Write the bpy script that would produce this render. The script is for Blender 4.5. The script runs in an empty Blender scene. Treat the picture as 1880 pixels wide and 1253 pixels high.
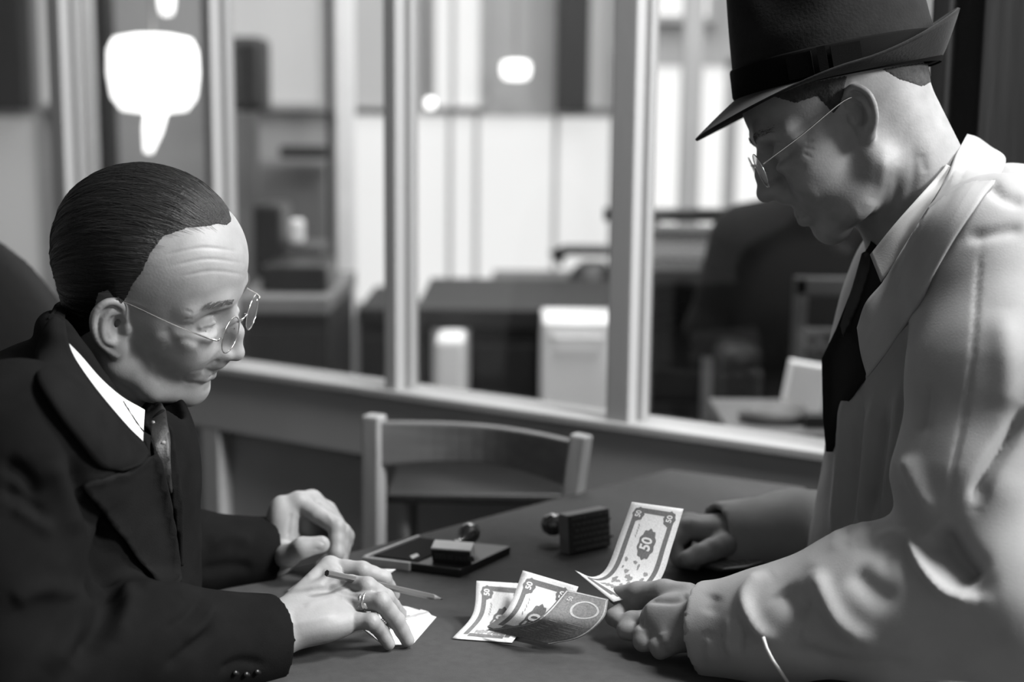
import bpy, bmesh, math, random
import numpy as np
from mathutils import Vector, Matrix
from mathutils.bvhtree import BVHTree
from mathutils.geometry import delaunay_2d_cdt

SC = bpy.context.scene
COL = SC.collection
# ------------------------------------------------------------------ camera
CAM_H, PITCH, ROLL, FPX = 1.32, math.radians(9.2), math.radians(0.6), 2611.0
cF = np.array([0, math.cos(PITCH), -math.sin(PITCH)])
_r = np.array([1.0, 0, 0]); _u = np.cross(_r, cF)
cX = _r*math.cos(ROLL) + _u*math.sin(ROLL)
cU = -_r*math.sin(ROLL) + _u*math.cos(ROLL)
cC = np.array([0, 0, CAM_H])
cam_data = bpy.data.cameras.new('camera'); cam = bpy.data.objects.new('camera', cam_data); COL.objects.link(cam)
cam.matrix_world = Matrix([[cX[i], cU[i], -cF[i], cC[i]] for i in range(3)] + [[0, 0, 0, 1]])
cam_data.sensor_width = 36.0; cam_data.lens = FPX/1880*36
cam_data.clip_start = 0.05; cam_data.clip_end = 60
cam_data.dof.use_dof = True; cam_data.dof.focus_distance = 1.50; cam_data.dof.aperture_fstop = 2.5
SC.camera = cam
# ------------------------------------------------------------------ world, lights, exposure
SC.view_settings.view_transform = 'Standard'; SC.view_settings.look = 'None'
SC.view_settings.gamma = 1.0; SC.view_settings.use_curve_mapping = False
SC.view_settings.exposure = 0.0
world = bpy.data.worlds.new('world'); SC.world = world; world.use_nodes = True
world.node_tree.nodes['Background'].inputs[0].default_value = (0.9, 0.9, 0.9, 1)
world.node_tree.nodes['Background'].inputs[1].default_value = 0.10
def area_light(name, loc, target, size, power, sy=None):
    d = bpy.data.lights.new(name, 'AREA'); d.energy = power; d.size = size
    if sy: d.shape = 'RECTANGLE'; d.size_y = sy
    o = bpy.data.objects.new(name, d); COL.objects.link(o); o.location = loc
    o.rotation_euler = (Vector(target)-Vector(loc)).to_track_quat('-Z', 'Y').to_euler()
    return o
area_light('daylight_window_right', (2.5, 0.45, 2.65), (0.2, 1.55, 1.0), 0.6, 165)
area_light('ceiling_lamp_light', (1.25, 1.30, 2.95), (0.1, 1.5, 0.9), 0.5, 88)
area_light('added_light_right_far', (2.45, 1.75, 1.75), (0.0, 2.2, 1.1), 0.8, 16)  # unseen light added to brighten the post sides and the raincoat's back
area_light('office_light', (0.4, 5.0, 2.9), (0.4, 5.0, 0), 2.5, 70, 2.0)
area_light('office_light', (0.35, 3.0, 2.95), (0.45, 4.0, 0.3), 0.8, 48)  # added to brighten the white blocks under the long desk
area_light('office_light', (-1.6, 4.6, 2.9), (-1.6, 4.6, 0), 1.6, 20, 1.6)

# ------------------------------------------------------------------ pixel helpers (photo frame 1880x1253 -> world point)
def ray(px, py): return cF + cX*(px-940)/FPX - cU*(py-626.5)/FPX
def W(px, py, d): return cC + ray(px, py)*d
def Wz(px, py, z):
    r = ray(px, py); return cC + r*(z-CAM_H)/r[2]
def PJ(p):
    v = np.asarray(p, float)-cC; d = v@cF
    return np.stack([940+FPX*(v@cX)/d, 626.5-FPX*(v@cU)/d, d], -1)
TZ = 0.75

# ------------------------------------------------------------------ materials
MATS = {}
def mat(name, g, rough=0.6, spec=0.4, metal=0.0, noise=None, bump=None, emit=None, sheen=0, sss=0, coat=0):
    """g grey value (linear); noise=(scale, amount[, stretch xyz]); bump=(scale, strength[, stretch])"""
    if name in MATS: return MATS[name]
    m = bpy.data.materials.new(name); m.use_nodes = True; nt = m.node_tree; b = nt.nodes['Principled BSDF']
    b.inputs['Base Color'].default_value = (g, g*0.995, g*0.985, 1)
    b.inputs['Roughness'].default_value = rough; b.inputs['Specular IOR Level'].default_value = spec
    b.inputs['Metallic'].default_value = metal
    b.inputs['Sheen Weight'].default_value = sheen
    b.inputs['Coat Weight'].default_value = coat
    if sss:
        b.inputs['Subsurface Weight'].default_value = sss
        b.inputs['Subsurface Radius'].default_value = (1, 1, 1); b.inputs['Subsurface Scale'].default_value = 0.004
    if emit is not None:
        b.inputs['Emission Color'].default_value = (1, 1, 0.99, 1); b.inputs['Emission Strength'].default_value = emit
    tc = nt.nodes.new('ShaderNodeTexCoord')
    def tex(scale, st, det=4):
        mp = nt.nodes.new('ShaderNodeMapping'); mp.inputs['Scale'].default_value = st
        nt.links.new(tc.outputs['Object'], mp.inputs[0])
        n = nt.nodes.new('ShaderNodeTexNoise'); n.inputs['Scale'].default_value = scale; n.inputs['Detail'].default_value = det
        nt.links.new(mp.outputs[0], n.inputs['Vector']); return n
    if noise:
        st = noise[2] if len(noise) > 2 else (1, 1, 1)
        n = tex(noise[0], st); r = nt.nodes.new('ShaderNodeMapRange')
        a = noise[1]
        r.inputs['From Min'].default_value = 0.25; r.inputs['From Max'].default_value = 0.75
        r.inputs['To Min'].default_value = g*(1-a); r.inputs['To Max'].default_value = g*(1+a)
        nt.links.new(n.outputs['Fac'], r.inputs['Value']); nt.links.new(r.outputs[0], b.inputs['Base Color'])
    if bump:
        st = bump[2] if len(bump) > 2 else (1, 1, 1)
        n = tex(bump[0], st); bp = nt.nodes.new('ShaderNodeBump'); bp.inputs['Strength'].default_value = bump[1]
        bp.inputs['Distance'].default_value = 0.002
        nt.links.new(n.outputs['Fac'], bp.inputs['Height']); nt.links.new(bp.outputs[0], b.inputs['Normal'])
    MATS[name] = m; return m
def glass_mat(name='pane_glass', g=1.0, amt=0.06):
    if name in MATS: return MATS[name]
    m = bpy.data.materials.new(name); m.use_nodes = True; nt = m.node_tree; nt.nodes.clear()
    o = nt.nodes.new('ShaderNodeOutputMaterial'); mx = nt.nodes.new('ShaderNodeMixShader')
    t = nt.nodes.new('ShaderNodeBsdfTransparent'); t.inputs[0].default_value = (g, g, g, 1)
    gl = nt.nodes.new('ShaderNodeBsdfGlossy'); gl.inputs['Roughness'].default_value = 0.02
    lw = nt.nodes.new('ShaderNodeLayerWeight'); pw = nt.nodes.new('ShaderNodeMath'); pw.operation = 'POWER'; pw.inputs[1].default_value = 5
    ma = nt.nodes.new('ShaderNodeMath'); ma.operation = 'MULTIPLY_ADD'; ma.inputs[1].default_value = .6; ma.inputs[2].default_value = .035
    lw.inputs['Blend'].default_value = .5; nt.links.new(lw.outputs['Facing'], pw.inputs[0]); nt.links.new(pw.outputs[0], ma.inputs[0]); nt.links.new(ma.outputs[0], mx.inputs[0]); nt.links.new(t.outputs[0], mx.inputs[1]); nt.links.new(gl.outputs[0], mx.inputs[2])
    nt.links.new(mx.outputs[0], o.inputs[0]); MATS[name] = m; return m

# ------------------------------------------------------------------ object helpers
def tag(o, label=None, cat=None, group=None, kind=None):
    if label: o['label'] = label
    if cat: o['category'] = cat
    if group: o['group'] = group
    if kind: o['kind'] = kind
    return o
def empty(name, loc=(0, 0, 0), rz=0.0, label=None, cat=None, group=None):
    o = bpy.data.objects.new(name, None); COL.objects.link(o); o.location = loc; o.rotation_euler = (0, 0, rz)
    o.empty_display_size = 0.1
    bpy.context.view_layer.update()
    return tag(o, label, cat, group)
def link_mesh(name, me, m, parent=None, smooth=True, world=True):
    """mesh data given in world coordinates; if parent, the object keeps them there (parent inverse)"""
    o = bpy.data.objects.new(name, me); COL.objects.link(o)
    if m is not None: me.materials.append(m)
    if smooth: me.shade_smooth() if hasattr(me, 'shade_smooth') else None
    if parent is not None:
        o.parent = parent
        if world: o.matrix_parent_inverse = PW(parent).inverted()
    return o
def PW(p):
    M = p.matrix_basis.copy()
    if p.parent: M = PW(p.parent) @ p.matrix_parent_inverse @ M
    return M
def mesh_from(name, V, F, m, parent=None, smooth=True, world=True):
    me = bpy.data.meshes.new(name)
    me.from_pydata([tuple(map(float, v)) for v in V], [], [tuple(int(i) for i in f) for f in F]); me.update()
    return link_mesh(name, me, m, parent, smooth, world)
def mesh_np(name, V, Q, *a):
    if isinstance(a[0], np.ndarray): T_, m, parent = a      # quads and triangles
    else: T_, m, parent = None, a[0], (a[1] if len(a) > 1 else None)
    me = bpy.data.meshes.new(name); n = len(Q); k = Q.shape[1]
    me.vertices.add(len(V)); me.vertices.foreach_set('co', V.astype(np.float32).ravel())
    li = Q.astype(np.int32).ravel(); tot = np.full(n, k, np.int32)
    if T_ is not None: li = np.concatenate([li, T_.astype(np.int32).ravel()]); tot = np.concatenate([tot, np.full(len(T_), 3, np.int32)])
    me.loops.add(len(li)); me.loops.foreach_set('vertex_index', li)
    me.polygons.add(len(tot)); me.polygons.foreach_set('loop_start', (np.cumsum(tot)-tot).astype(np.int32))
    me.polygons.foreach_set('loop_total', tot)
    me.update(calc_edges=True); me.validate()
    return link_mesh(name, me, m, parent, True)
def bm_obj(name, bm, m, parent=None, smooth=False, world=True, bevel=0):
    me = bpy.data.meshes.new(name); bmesh.ops.recalc_face_normals(bm, faces=bm.faces); bm.to_mesh(me); bm.free()
    o = link_mesh(name, me, m, parent, False, world)
    if smooth:
        for p in me.polygons: p.use_smooth = True
    if bevel:
        b = o.modifiers.new('bevel', 'BEVEL'); b.width = bevel; b.segments = 2; b.limit_method = 'ANGLE'
    return o
def add_box(bm, c, s, R=None):
    """centre, full size, 3x3 rotation (columns = axes)"""
    c = Vector(c); vs = []
    for i in (-.5, .5):
        for j in (-.5, .5):
            for k in (-.5, .5):
                p = Vector((i*s[0], j*s[1], k*s[2]))
                if R is not None: p = R @ p
                vs.append(bm.verts.new(c+p))
    for f in ((0,1,3,2),(4,6,7,5),(0,4,5,1),(2,3,7,6),(0,2,6,4),(1,5,7,3)): bm.faces.new([vs[i] for i in f])
def add_hex(bm, P):
    """8 corners: bottom 4 (ccw) then top 4"""
    vs = [bm.verts.new(Vector(p)) for p in P]
    for f in ((3,2,1,0),(4,5,6,7),(0,1,5,4),(1,2,6,5),(2,3,7,6),(3,0,4,7)): bm.faces.new([vs[i] for i in f])
def add_tube(bm, pts, r, seg=10, cap=True):
    pts = [Vector(p) for p in pts]; rr = r if hasattr(r, '__len__') else [r]*len(pts)
    rings = []; up = None
    for i, p in enumerate(pts):
        t = (pts[min(i+1, len(pts)-1)]-pts[max(i-1, 0)]).normalized()
        if up is None: up = t.orthogonal().normalized()
        up = (up - t*up.dot(t)).normalized(); s = t.cross(up)
        rings.append([bm.verts.new(p+(up*math.cos(a)+s*math.sin(a))*rr[i]) for a in [2*math.pi*k/seg for k in range(seg)]])
    for a, b in zip(rings, rings[1:]):
        for k in range(seg): bm.faces.new((a[k], a[(k+1) % seg], b[(k+1) % seg], b[k]))
    if cap: bm.faces.new(rings[0][::-1]); bm.faces.new(rings[-1])
def add_lathe(bm, prof, M, seg=24):
    """prof [(r,h)], M 4x4 placing local z axis"""
    rings = []
    for r, h in prof:
        rings.append([bm.verts.new(M @ Vector((max(r, 1e-4)*math.cos(a), max(r, 1e-4)*math.sin(a), h))) for a in [2*math.pi*k/seg for k in range(seg)]])
    for a, b in zip(rings, rings[1:]):
        for k in range(seg): bm.faces.new((a[k], a[(k+1) % seg], b[(k+1) % seg], b[k]))
    bm.faces.new(rings[0][::-1]); bm.faces.new(rings[-1])
def frame(o, x, z=None):
    """4x4 with origin o, x axis x, z axis approx z"""
    x = Vector(x).normalized(); z = Vector(z if z is not None else (0, 0, 1)); y = z.cross(x).normalized(); z = x.cross(y)
    return Matrix([[x[i], y[i], z[i], o[i]] for i in range(3)]+[[0, 0, 0, 1]])

# ------------------------------------------------------------------ implicit modelling
class Vol:
    def __init__(s, lo, hi, h):
        s.lo = np.array(lo, float); s.h = h; s.n = np.ceil((np.array(hi)-s.lo)/h).astype(int)+1
        s.f = np.full(s.n, 0.05, np.float32)
    def box(s, lo, hi):
        a = np.clip(np.floor((np.array(lo)-s.lo)/s.h).astype(int), 0, s.n); b = np.clip(np.ceil((np.array(hi)-s.lo)/s.h).astype(int)+1, 0, s.n)
        sl = tuple(slice(a[i], b[i]) for i in range(3))
        ax = [(s.lo[i]+np.arange(a[i], b[i])*s.h).astype(np.float32) for i in range(3)]
        return sl, ax[0][:, None, None], ax[1][None, :, None], ax[2][None, None, :]
    def op(s, lo, hi, fn, k, mode):
        m = abs(k)+0.012
        sl, X, Y, Z = s.box(np.array(lo)-m, np.array(hi)+m)
        if 0 in s.f[sl].shape: return
        d = fn(X, Y, Z); f = s.f[sl]
        if mode == 'add':
            if k > 0: h = np.maximum(k-np.abs(f-d), 0)/k; s.f[sl] = np.minimum(f, d)-h*h*k*.25
            else: s.f[sl] = np.minimum(f, d)
        elif mode == 'sub':
            d = -d
            if k > 0: h = np.maximum(k-np.abs(f-d), 0)/k; s.f[sl] = np.maximum(f, d)+h*h*k*.25
            else: s.f[sl] = np.maximum(f, d)
    def ell(s, c, r, k=.01, R=None, mode='add'):
        c = np.array(c, np.float32); r = np.array(r, np.float32); m = max(r) if R is not None else r
        def fn(X, Y, Z):
            x, y, z = X-c[0], Y-c[1], Z-c[2]
            if R is not None:
                x, y, z = (R[0][0]*x+R[1][0]*y+R[2][0]*z, R[0][1]*x+R[1][1]*y+R[2][1]*z, R[0][2]*x+R[1][2]*y+R[2][2]*z)
            k0 = np.sqrt((x/r[0])**2+(y/r[1])**2+(z/r[2])**2)+1e-9
            k1 = np.sqrt((x/r[0]**2)**2+(y/r[1]**2)**2+(z/r[2]**2)**2)+1e-9
            return k0*(k0-1)/k1
        s.op(c-m, c+m, fn, k, mode)
    def cone(s, a, b, ra, rb, k=.01, mode='add'):
        a = np.array(a, np.float32); b = np.array(b, np.float32); ba = b-a; L = float(ba@ba)+1e-12
        lo = np.minimum(a-ra, b-rb); hi = np.maximum(a+ra, b+rb)
        def fn(X, Y, Z):
            x, y, z = X-a[0], Y-a[1], Z-a[2]
            t = np.clip((x*ba[0]+y*ba[1]+z*ba[2])/L, 0, 1)
            return np.sqrt((x-t*ba[0])**2+(y-t*ba[1])**2+(z-t*ba[2])**2)-(ra+(rb-ra)*t)
        s.op(lo, hi, fn, k, mode)
    def chain(s, P, R, k=.01, mode='add'):
        if not hasattr(R, '__len__'): R = [R]*len(P)
        for i in range(len(P)-1): s.cone(P[i], P[i+1], R[i], R[i+1], k, mode)
    def plane(s, c, n, lo, hi, k=0, mode='sub'):
        """removes (mode sub) the side the normal points to, inside box lo..hi"""
        c = np.array(c, np.float32); n = np.array(n, np.float32); n = n/np.linalg.norm(n)
        sl, X, Y, Z = s.box(lo, hi); d = (X-c[0])*n[0]+(Y-c[1])*n[1]+(Z-c[2])*n[2]
        s.f[sl] = np.maximum(s.f[sl], d)
    def mesh(s, smooth=2):
        f = s.f; f = np.pad(f, 1, constant_values=0.05)
        sg = f < 0; nx, ny, nz = f.shape
        # active cells
        c = sg[:-1, :-1, :-1].astype(np.int8).copy()
        for dx in (0, 1):
            for dy in (0, 1):
                for dz in (0, 1):
                    if dx+dy+dz: c += sg[dx:nx-1+dx, dy:ny-1+dy, dz:nz-1+dz]
        act = (c > 0) & (c < 8); idx = np.full(act.shape, -1, np.int32); I = np.argwhere(act); idx[act] = np.arange(len(I))
        acc = np.zeros((len(I), 3)); cnt = np.zeros(len(I))
        co = [(0,0,0),(1,0,0),(0,1,0),(1,1,0),(0,0,1),(1,0,1),(0,1,1),(1,1,1)]
        fv = [f[I[:, 0]+a, I[:, 1]+b, I[:, 2]+c_] for a, b, c_ in co]
        for i, j in ((0,1),(2,3),(4,5),(6,7),(0,2),(1,3),(4,6),(5,7),(0,4),(1,5),(2,6),(3,7)):
            m = (fv[i] < 0) != (fv[j] < 0); t = np.where(m, fv[i]/(fv[i]-fv[j]+1e-20), 0)
            p = np.array(co[i])[None]+t[:, None]*(np.array(co[j])-np.array(co[i]))[None]
            acc += p*m[:, None]; cnt += m
        V = (I+acc/cnt[:, None]-1)*s.h+s.lo
        Q = []
        for ax in range(3):
            sl0 = [slice(1, -1)]*3; sl1 = [slice(1, -1)]*3; sl0[ax] = slice(0, -1); sl1[ax] = slice(1, None)
            e = sg[tuple(sl0)] != sg[tuple(sl1)]; E = np.argwhere(e); flip = sg[tuple(sl0)][e]
            E = E + np.array([0 if a == ax else 1 for a in range(3)])
            u, v = (ax+1) % 3, (ax+2) % 3; du = np.eye(3, dtype=int)[u]; dv = np.eye(3, dtype=int)[v]
            q = np.stack([idx[tuple((E-du-dv).T)], idx[tuple((E-dv).T)], idx[tuple(E.T)], idx[tuple((E-du).T)]], 1)
            q[~flip] = q[~flip][:, ::-1]; Q.append(q)
        Q = np.concatenate(Q)
        if smooth: V = laplace(V, Q, smooth)
        return V, Q
def laplace(V, Q, it, lam=.5):
    n = len(V); k = Q.shape[1]
    a = np.concatenate([Q[:, i] for i in range(k)]+[Q[:, (i+1) % k] for i in range(k)]); b = np.concatenate([Q[:, (i+1) % k] for i in range(k)]+[Q[:, i] for i in range(k)])
    cnt = np.bincount(a, minlength=n)[:, None]+1e-9
    for _ in range(it):
        for l in (lam, -lam*1.03) if it > 1 else (lam,):
            m = np.stack([np.bincount(a, weights=V[b, i], minlength=n) for i in range(3)], 1)/cnt
            V = V+(m-V)*l
    return V
def normals(V, Q):
    a, b, c = V[Q[:, 0]], V[Q[:, 1]], V[Q[:, 2]]; n = np.cross(b-a, c-a)
    if Q.shape[1] == 4: n = np.cross(c-a, V[Q[:, 3]]-b)
    N = np.stack([sum(np.bincount(Q[:, k], weights=n[:, i], minlength=len(V)) for k in range(Q.shape[1])) for i in range(3)], 1)
    return N/(np.linalg.norm(N, axis=1)[:, None]+1e-12)
def catmull(P, n=8):
    P = [np.array(p, float) for p in P]; P = [2*P[0]-P[1]]+P+[2*P[-1]-P[-2]]; out = []
    for i in range(1, len(P)-2):
        a, b, c, d = P[i-1:i+3]
        for k in range(n):
            t = k/n; out.append(.5*((2*b)+(c-a)*t+(2*a-5*b+4*c-d)*t*t+(3*b-a-3*c+d)*t**3))
    out.append(P[-2]); return out
def sculpt(V, Q, strokes, side=None):
    """folds and creases carved into a mesh along normals.  stroke = (photo polyline, half width px, height m[, taper]);
    only the surface that faces the viewpoint is worked, each fold being real relief"""
    N = normals(V, Q); P = PJ(V); view = (V-cC); view /= np.linalg.norm(view, axis=1)[:, None]
    face = np.clip(-(N*view).sum(1)*3, 0, 1)
    D = np.zeros(len(V))
    for st in strokes:
        pl, w, amp = st[:3]; pl = np.array(catmull(pl, 6)) if len(pl) > 2 else np.array(pl, float)
        drange = st[3] if len(st) > 3 else None
        lo = pl.min(0)-3*w; hi = pl.max(0)+3*w
        m = (P[:, 0] > lo[0]) & (P[:, 0] < hi[0]) & (P[:, 1] > lo[1]) & (P[:, 1] < hi[1])
        if drange: m &= (P[:, 2] > drange[0]) & (P[:, 2] < drange[1])
        q = P[m, :2]; best = np.full(len(q), 1e9); n = len(pl)-1; tt = np.zeros(len(q))
        for i in range(n):
            a, b = pl[i], pl[i+1]; ab = b-a; t = np.clip(((q-a)@ab)/(ab@ab+1e-9), 0, 1)
            d = np.linalg.norm(q-a-t[:, None]*ab, axis=1); u = d < best; best[u] = d[u]; tt[u] = (i+t[u])/n
        tap = np.clip(np.minimum(tt, 1-tt)*5, 0.15, 1)
        D[m] += amp*np.exp(-(best/w)**2)*tap
    return V+N*(D*face)[:, None]
def value_noise(P, scale, seed=0):
    rs = np.random.RandomState(seed); T = rs.rand(32, 32, 32).astype(np.float32)
    p = P*scale; i = np.floor(p).astype(int); f = p-i; f = f*f*(3-2*f); r = 0
    for a in (0, 1):
        for b in (0, 1):
            for c in (0, 1):
                w = (f[:, 0] if a else 1-f[:, 0])*(f[:, 1] if b else 1-f[:, 1])*(f[:, 2] if c else 1-f[:, 2])
                r = r+w*T[(i[:, 0]+a) % 32, (i[:, 1]+b) % 32, (i[:, 2]+c) % 32]
    return r*2-1
def bvh_of(*VQ):
    Vs = []; Fs = []; o = 0
    for V, Q in VQ:
        Vs += [tuple(v) for v in V]; Fs += [tuple(int(i)+o for i in q) for q in Q]; o += len(V)
    return BVHTree.FromPolygons(Vs, Fs)
def in_poly(x, y, poly):
    c = False; n = len(poly)
    for i in range(n):
        x1, y1 = poly[i]; x2, y2 = poly[i-1]
        if (y1 > y) != (y2 > y) and x < (x2-x1)*(y-y1)/(y2-y1)+x1: c = not c
    return c
def panel(name, bvh, poly, m, parent, off=.004, thick=.003, step=8, smooth=6, curve=False, dmax=3, edge=0.0, fold=None):
    """a piece of cloth with real thickness lying on a garment: outline in photo pixels, laid on the surface met there"""
    if curve: poly = [tuple(p) for p in catmull(list(poly)+[poly[0]], 5)][:-1]
    B = []
    for i in range(len(poly)):
        a = np.array(poly[i-1]); b = np.array(poly[i]); n = max(1, int(np.linalg.norm(b-a)/step))
        for k in range(n): B.append(tuple(a+(b-a)*(k/n)))
    nb = len(B); xs = [p[0] for p in B]; ys = [p[1] for p in B]; pts = list(B)
    for gx in np.arange(min(xs)+step*.5, max(xs), step):
        for gy in np.arange(min(ys)+step*.5, max(ys), step):
            if in_poly(gx, gy, B) and min((gx-p[0])**2+(gy-p[1])**2 for p in B) > (step*.6)**2: pts.append((gx, gy))
    r = delaunay_2d_cdt([Vector(p) for p in pts], [(i, (i+1) % nb) for i in range(nb)], [], 1, 1e-4)
    P2 = [tuple(v) for v in r[0]]; T = np.array([f for f in r[2] if len(f) == 3])
    dep = []; N = []
    for p in P2:
        d = Vector(ray(*p)); L = d.length; h = bvh.ray_cast(Vector(cC), d/L, 8.0)
        dep.append(h[3]/L if h[0] is not None and h[3]/L < dmax else np.nan)
        N.append(np.array(h[1]) if h[0] is not None else np.array([0, -1, 0.]))
    dep = np.array(dep)
    if np.isnan(dep).any():
        ok = ~np.isnan(dep); A = np.array(P2)
        for i in np.where(~ok)[0]:
            j = np.where(ok)[0][np.argmin(((A[ok]-A[i])**2).sum(1))]; dep[i] = dep[j]; N[i] = N[j]
    V = np.array([W(p[0], p[1], d) for p, d in zip(P2, dep)]); N = np.array(N)
    s = np.sign(-(N*(V-cC)).sum(1)); N = N*s[:, None]
    N = laplace(N, T, 1, .5); N = laplace(N, T, 1, .5); N /= np.linalg.norm(N, axis=1)[:, None]+1e-9
    # smooth depth only, so that the outline stays
    d = dep[:, None].repeat(3, 1)
    for _ in range(smooth): d = laplace(d, T, 1, .5)
    V = np.array([W(p[0], p[1], q) for p, q in zip(P2, d[:, 0])])
    vw = (V-cC)/np.linalg.norm(V-cC, axis=1)[:, None]
    A = np.array(P2); db = np.array([min(np.hypot(B[i][0]-p[0], B[i][1]-p[1]) for i in range(nb)) for p in A])
    o = off+(edge*np.exp(-(db/10.)**2) if edge else 0)
    if fold is not None: o = o+fold(A)
    o = np.broadcast_to(o, (len(V),))
    V = V-vw*(o*.6)[:, None]+N*(o*.6)[:, None]
    # orient
    fa = np.cross(V[T[:, 1]]-V[T[:, 0]], V[T[:, 2]]-V[T[:, 0]]); fl = (fa*(V[T[:, 0]]-cC)).sum(1) > 0; T[fl] = T[fl][:, ::-1]
    ob = mesh_np(name, V, T, m, parent)
    if thick:
        so = ob.modifiers.new('solid', 'SOLIDIFY'); so.thickness = thick; so.offset = -1
    return ob

def loft(name, rows, m, parent, bvh=None, off=.006, thick=.003, n=36, cross=8, bulge=.0, smooth=3):
    """cloth sheet through rows of (px, py, depth); pushed out so that it never sinks into what it lies on"""
    R_ = []
    for r in rows:
        c = catmull([np.array(p, float) for p in r], 10); c = np.array(c); t = np.linspace(0, len(c)-1, n); R_.append(np.stack([np.interp(t, np.arange(len(c)), c[:, i]) for i in range(3)], 1))
    R_ = np.array(R_); k = len(R_); G_ = []
    for j in range(cross+1):
        u = j/cross*(k-1); i = min(int(u), k-2); f = u-i
        if k > 2:
            col = [catmull(list(R_[:, q]), 8)[int(round(u*8))] for q in range(n)]; row = np.array(col)
        else: row = R_[i]*(1-f)+R_[i+1]*f
        G_.append(row)
    G_ = np.array(G_); D = G_[:, :, 2].copy()
    if bvh is not None:
        for j in range(cross+1):
            for q in range(n):
                d = Vector(ray(G_[j, q, 0], G_[j, q, 1])); L = d.length; h = bvh.ray_cast(Vector(cC), d/L, 6)
                if h[0] is not None: D[j, q] = min(D[j, q], h[3]/L-off)
    D -= bulge*np.sin(np.pi*np.arange(cross+1)/cross)[:, None]
    for _ in range(smooth):
        E_ = np.pad(D, 1, mode='edge'); D = np.minimum(D, (E_[:-2, 1:-1]+E_[2:, 1:-1]+E_[1:-1, :-2]+E_[1:-1, 2:])/4*.5+D*.5+.0015)
        D = (E_[:-2, 1:-1]+E_[2:, 1:-1]+E_[1:-1, :-2]+E_[1:-1, 2:])/8+D*.5
    V = np.array([W(G_[j, q, 0], G_[j, q, 1], D[j, q]) for j in range(cross+1) for q in range(n)])
    Q = np.array([(j*n+q, j*n+q+1, (j+1)*n+q+1, (j+1)*n+q) for j in range(cross) for q in range(n-1)])
    fa = np.cross(V[Q[:, 1]]-V[Q[:, 0]], V[Q[:, 2]]-V[Q[:, 0]]); 
    if ((fa*(V[Q[:, 0]]-cC)).sum(1) > 0).mean() > .5: Q = Q[:, ::-1]
    ob = mesh_np(name, V, np.ascontiguousarray(Q), m, parent)
    if thick: so = ob.modifiers.new('solid', 'SOLIDIFY'); so.thickness = thick; so.offset = -1
    return ob
# ------------------------------------------------------------------ heads
def rot3(y, p, r):
    cy, sy, cp, sp, cr, sr = math.cos(y), math.sin(y), math.cos(p), math.sin(p), math.cos(r), math.sin(r)
    return np.array([[cy,-sy,0],[sy,cy,0],[0,0,1]])@np.array([[cp,0,sp],[0,1,0],[-sp,0,cp]])@np.array([[1,0,0],[0,cr,-sr],[0,sr,cr]])
class Pose:
    def __init__(s, o, yaw, pitch, roll, sc):
        s.o = np.array(o, float); s.R = rot3(*[math.radians(a) for a in (yaw, pitch, roll)]); s.s = sc
    def to(s, p): return (np.asarray(p, float)*s.s)@s.R.T+s.o
    def inv(s, p): return ((np.asarray(p, float)-s.o)@s.R)/s.s
    def M4(s): return Matrix([[*(s.R[i]*s.s), s.o[i]] for i in range(3)]+[[0, 0, 0, 1]])
def ear(v, sg, D):
    """ear in local axes: u forward, w outward, t up"""
    c = np.array(D.get('ear_c', (-.006, .071, .002))); c[1] *= sg
    tl = math.radians(D.get('ear_tilt', 12)); fl = math.radians(D.get('ear_flare', 34)); S = D.get('ear_s', 1.0)
    u = np.array([math.cos(fl), -math.sin(fl)*sg, 0]); w = np.array([math.sin(fl), math.cos(fl)*sg, 0]); t = np.array([0, 0, 1.])
    u, t = u*math.cos(tl)+t*math.sin(tl), t*math.cos(tl)-u*math.sin(tl)   # top leans back
    w = w/np.linalg.norm(w)
    R = np.stack([u, w, t], 1)
    def L(a, b, d): return c+S*(u*a+w*b+t*d)
    v.ell(L(-.006, .004, .004), np.array((.0165, .0045, .028))*S, .006, R)
    v.ell(L(-.002, .003, -.024), np.array((.010, .0045, .011))*S, .006, R)
    v.ell(L(.001, .011, .002), np.array((.0098, .0105, .015))*S, .0025, R, 'sub')
    v.ell(L(-.009, .0115, .013), np.array((.0065, .006, .013))*S, .003, R, 'sub')
    rim = [(.008, .003, .012), (.006, .006, .024), (-.002, .008, .0315), (-.012, .008, .030), (-.0205, .0075, .020), (-.0225, .007, .006), (-.019, .006, -.009), (-.012, .005, -.020), (-.003, .005, -.029)]
    v.chain([L(*p) for p in catmull(rim, 3)], .0033*S, .002)
    anti = [(-.004, .006, .022), (-.012, .007, .013), (-.0145, .0075, .001), (-.012, .007, -.010), (-.004, .0065, -.016)]
    v.chain([L(*p) for p in catmull(anti, 3)], .0028*S, .0025)
    v.ell(L(.009, .003, -.003), np.array((.004, .004, .006))*S, .003, R)
    v.ell(L(.007, .006, -.001), (.0001,)*3, .001, R)
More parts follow.
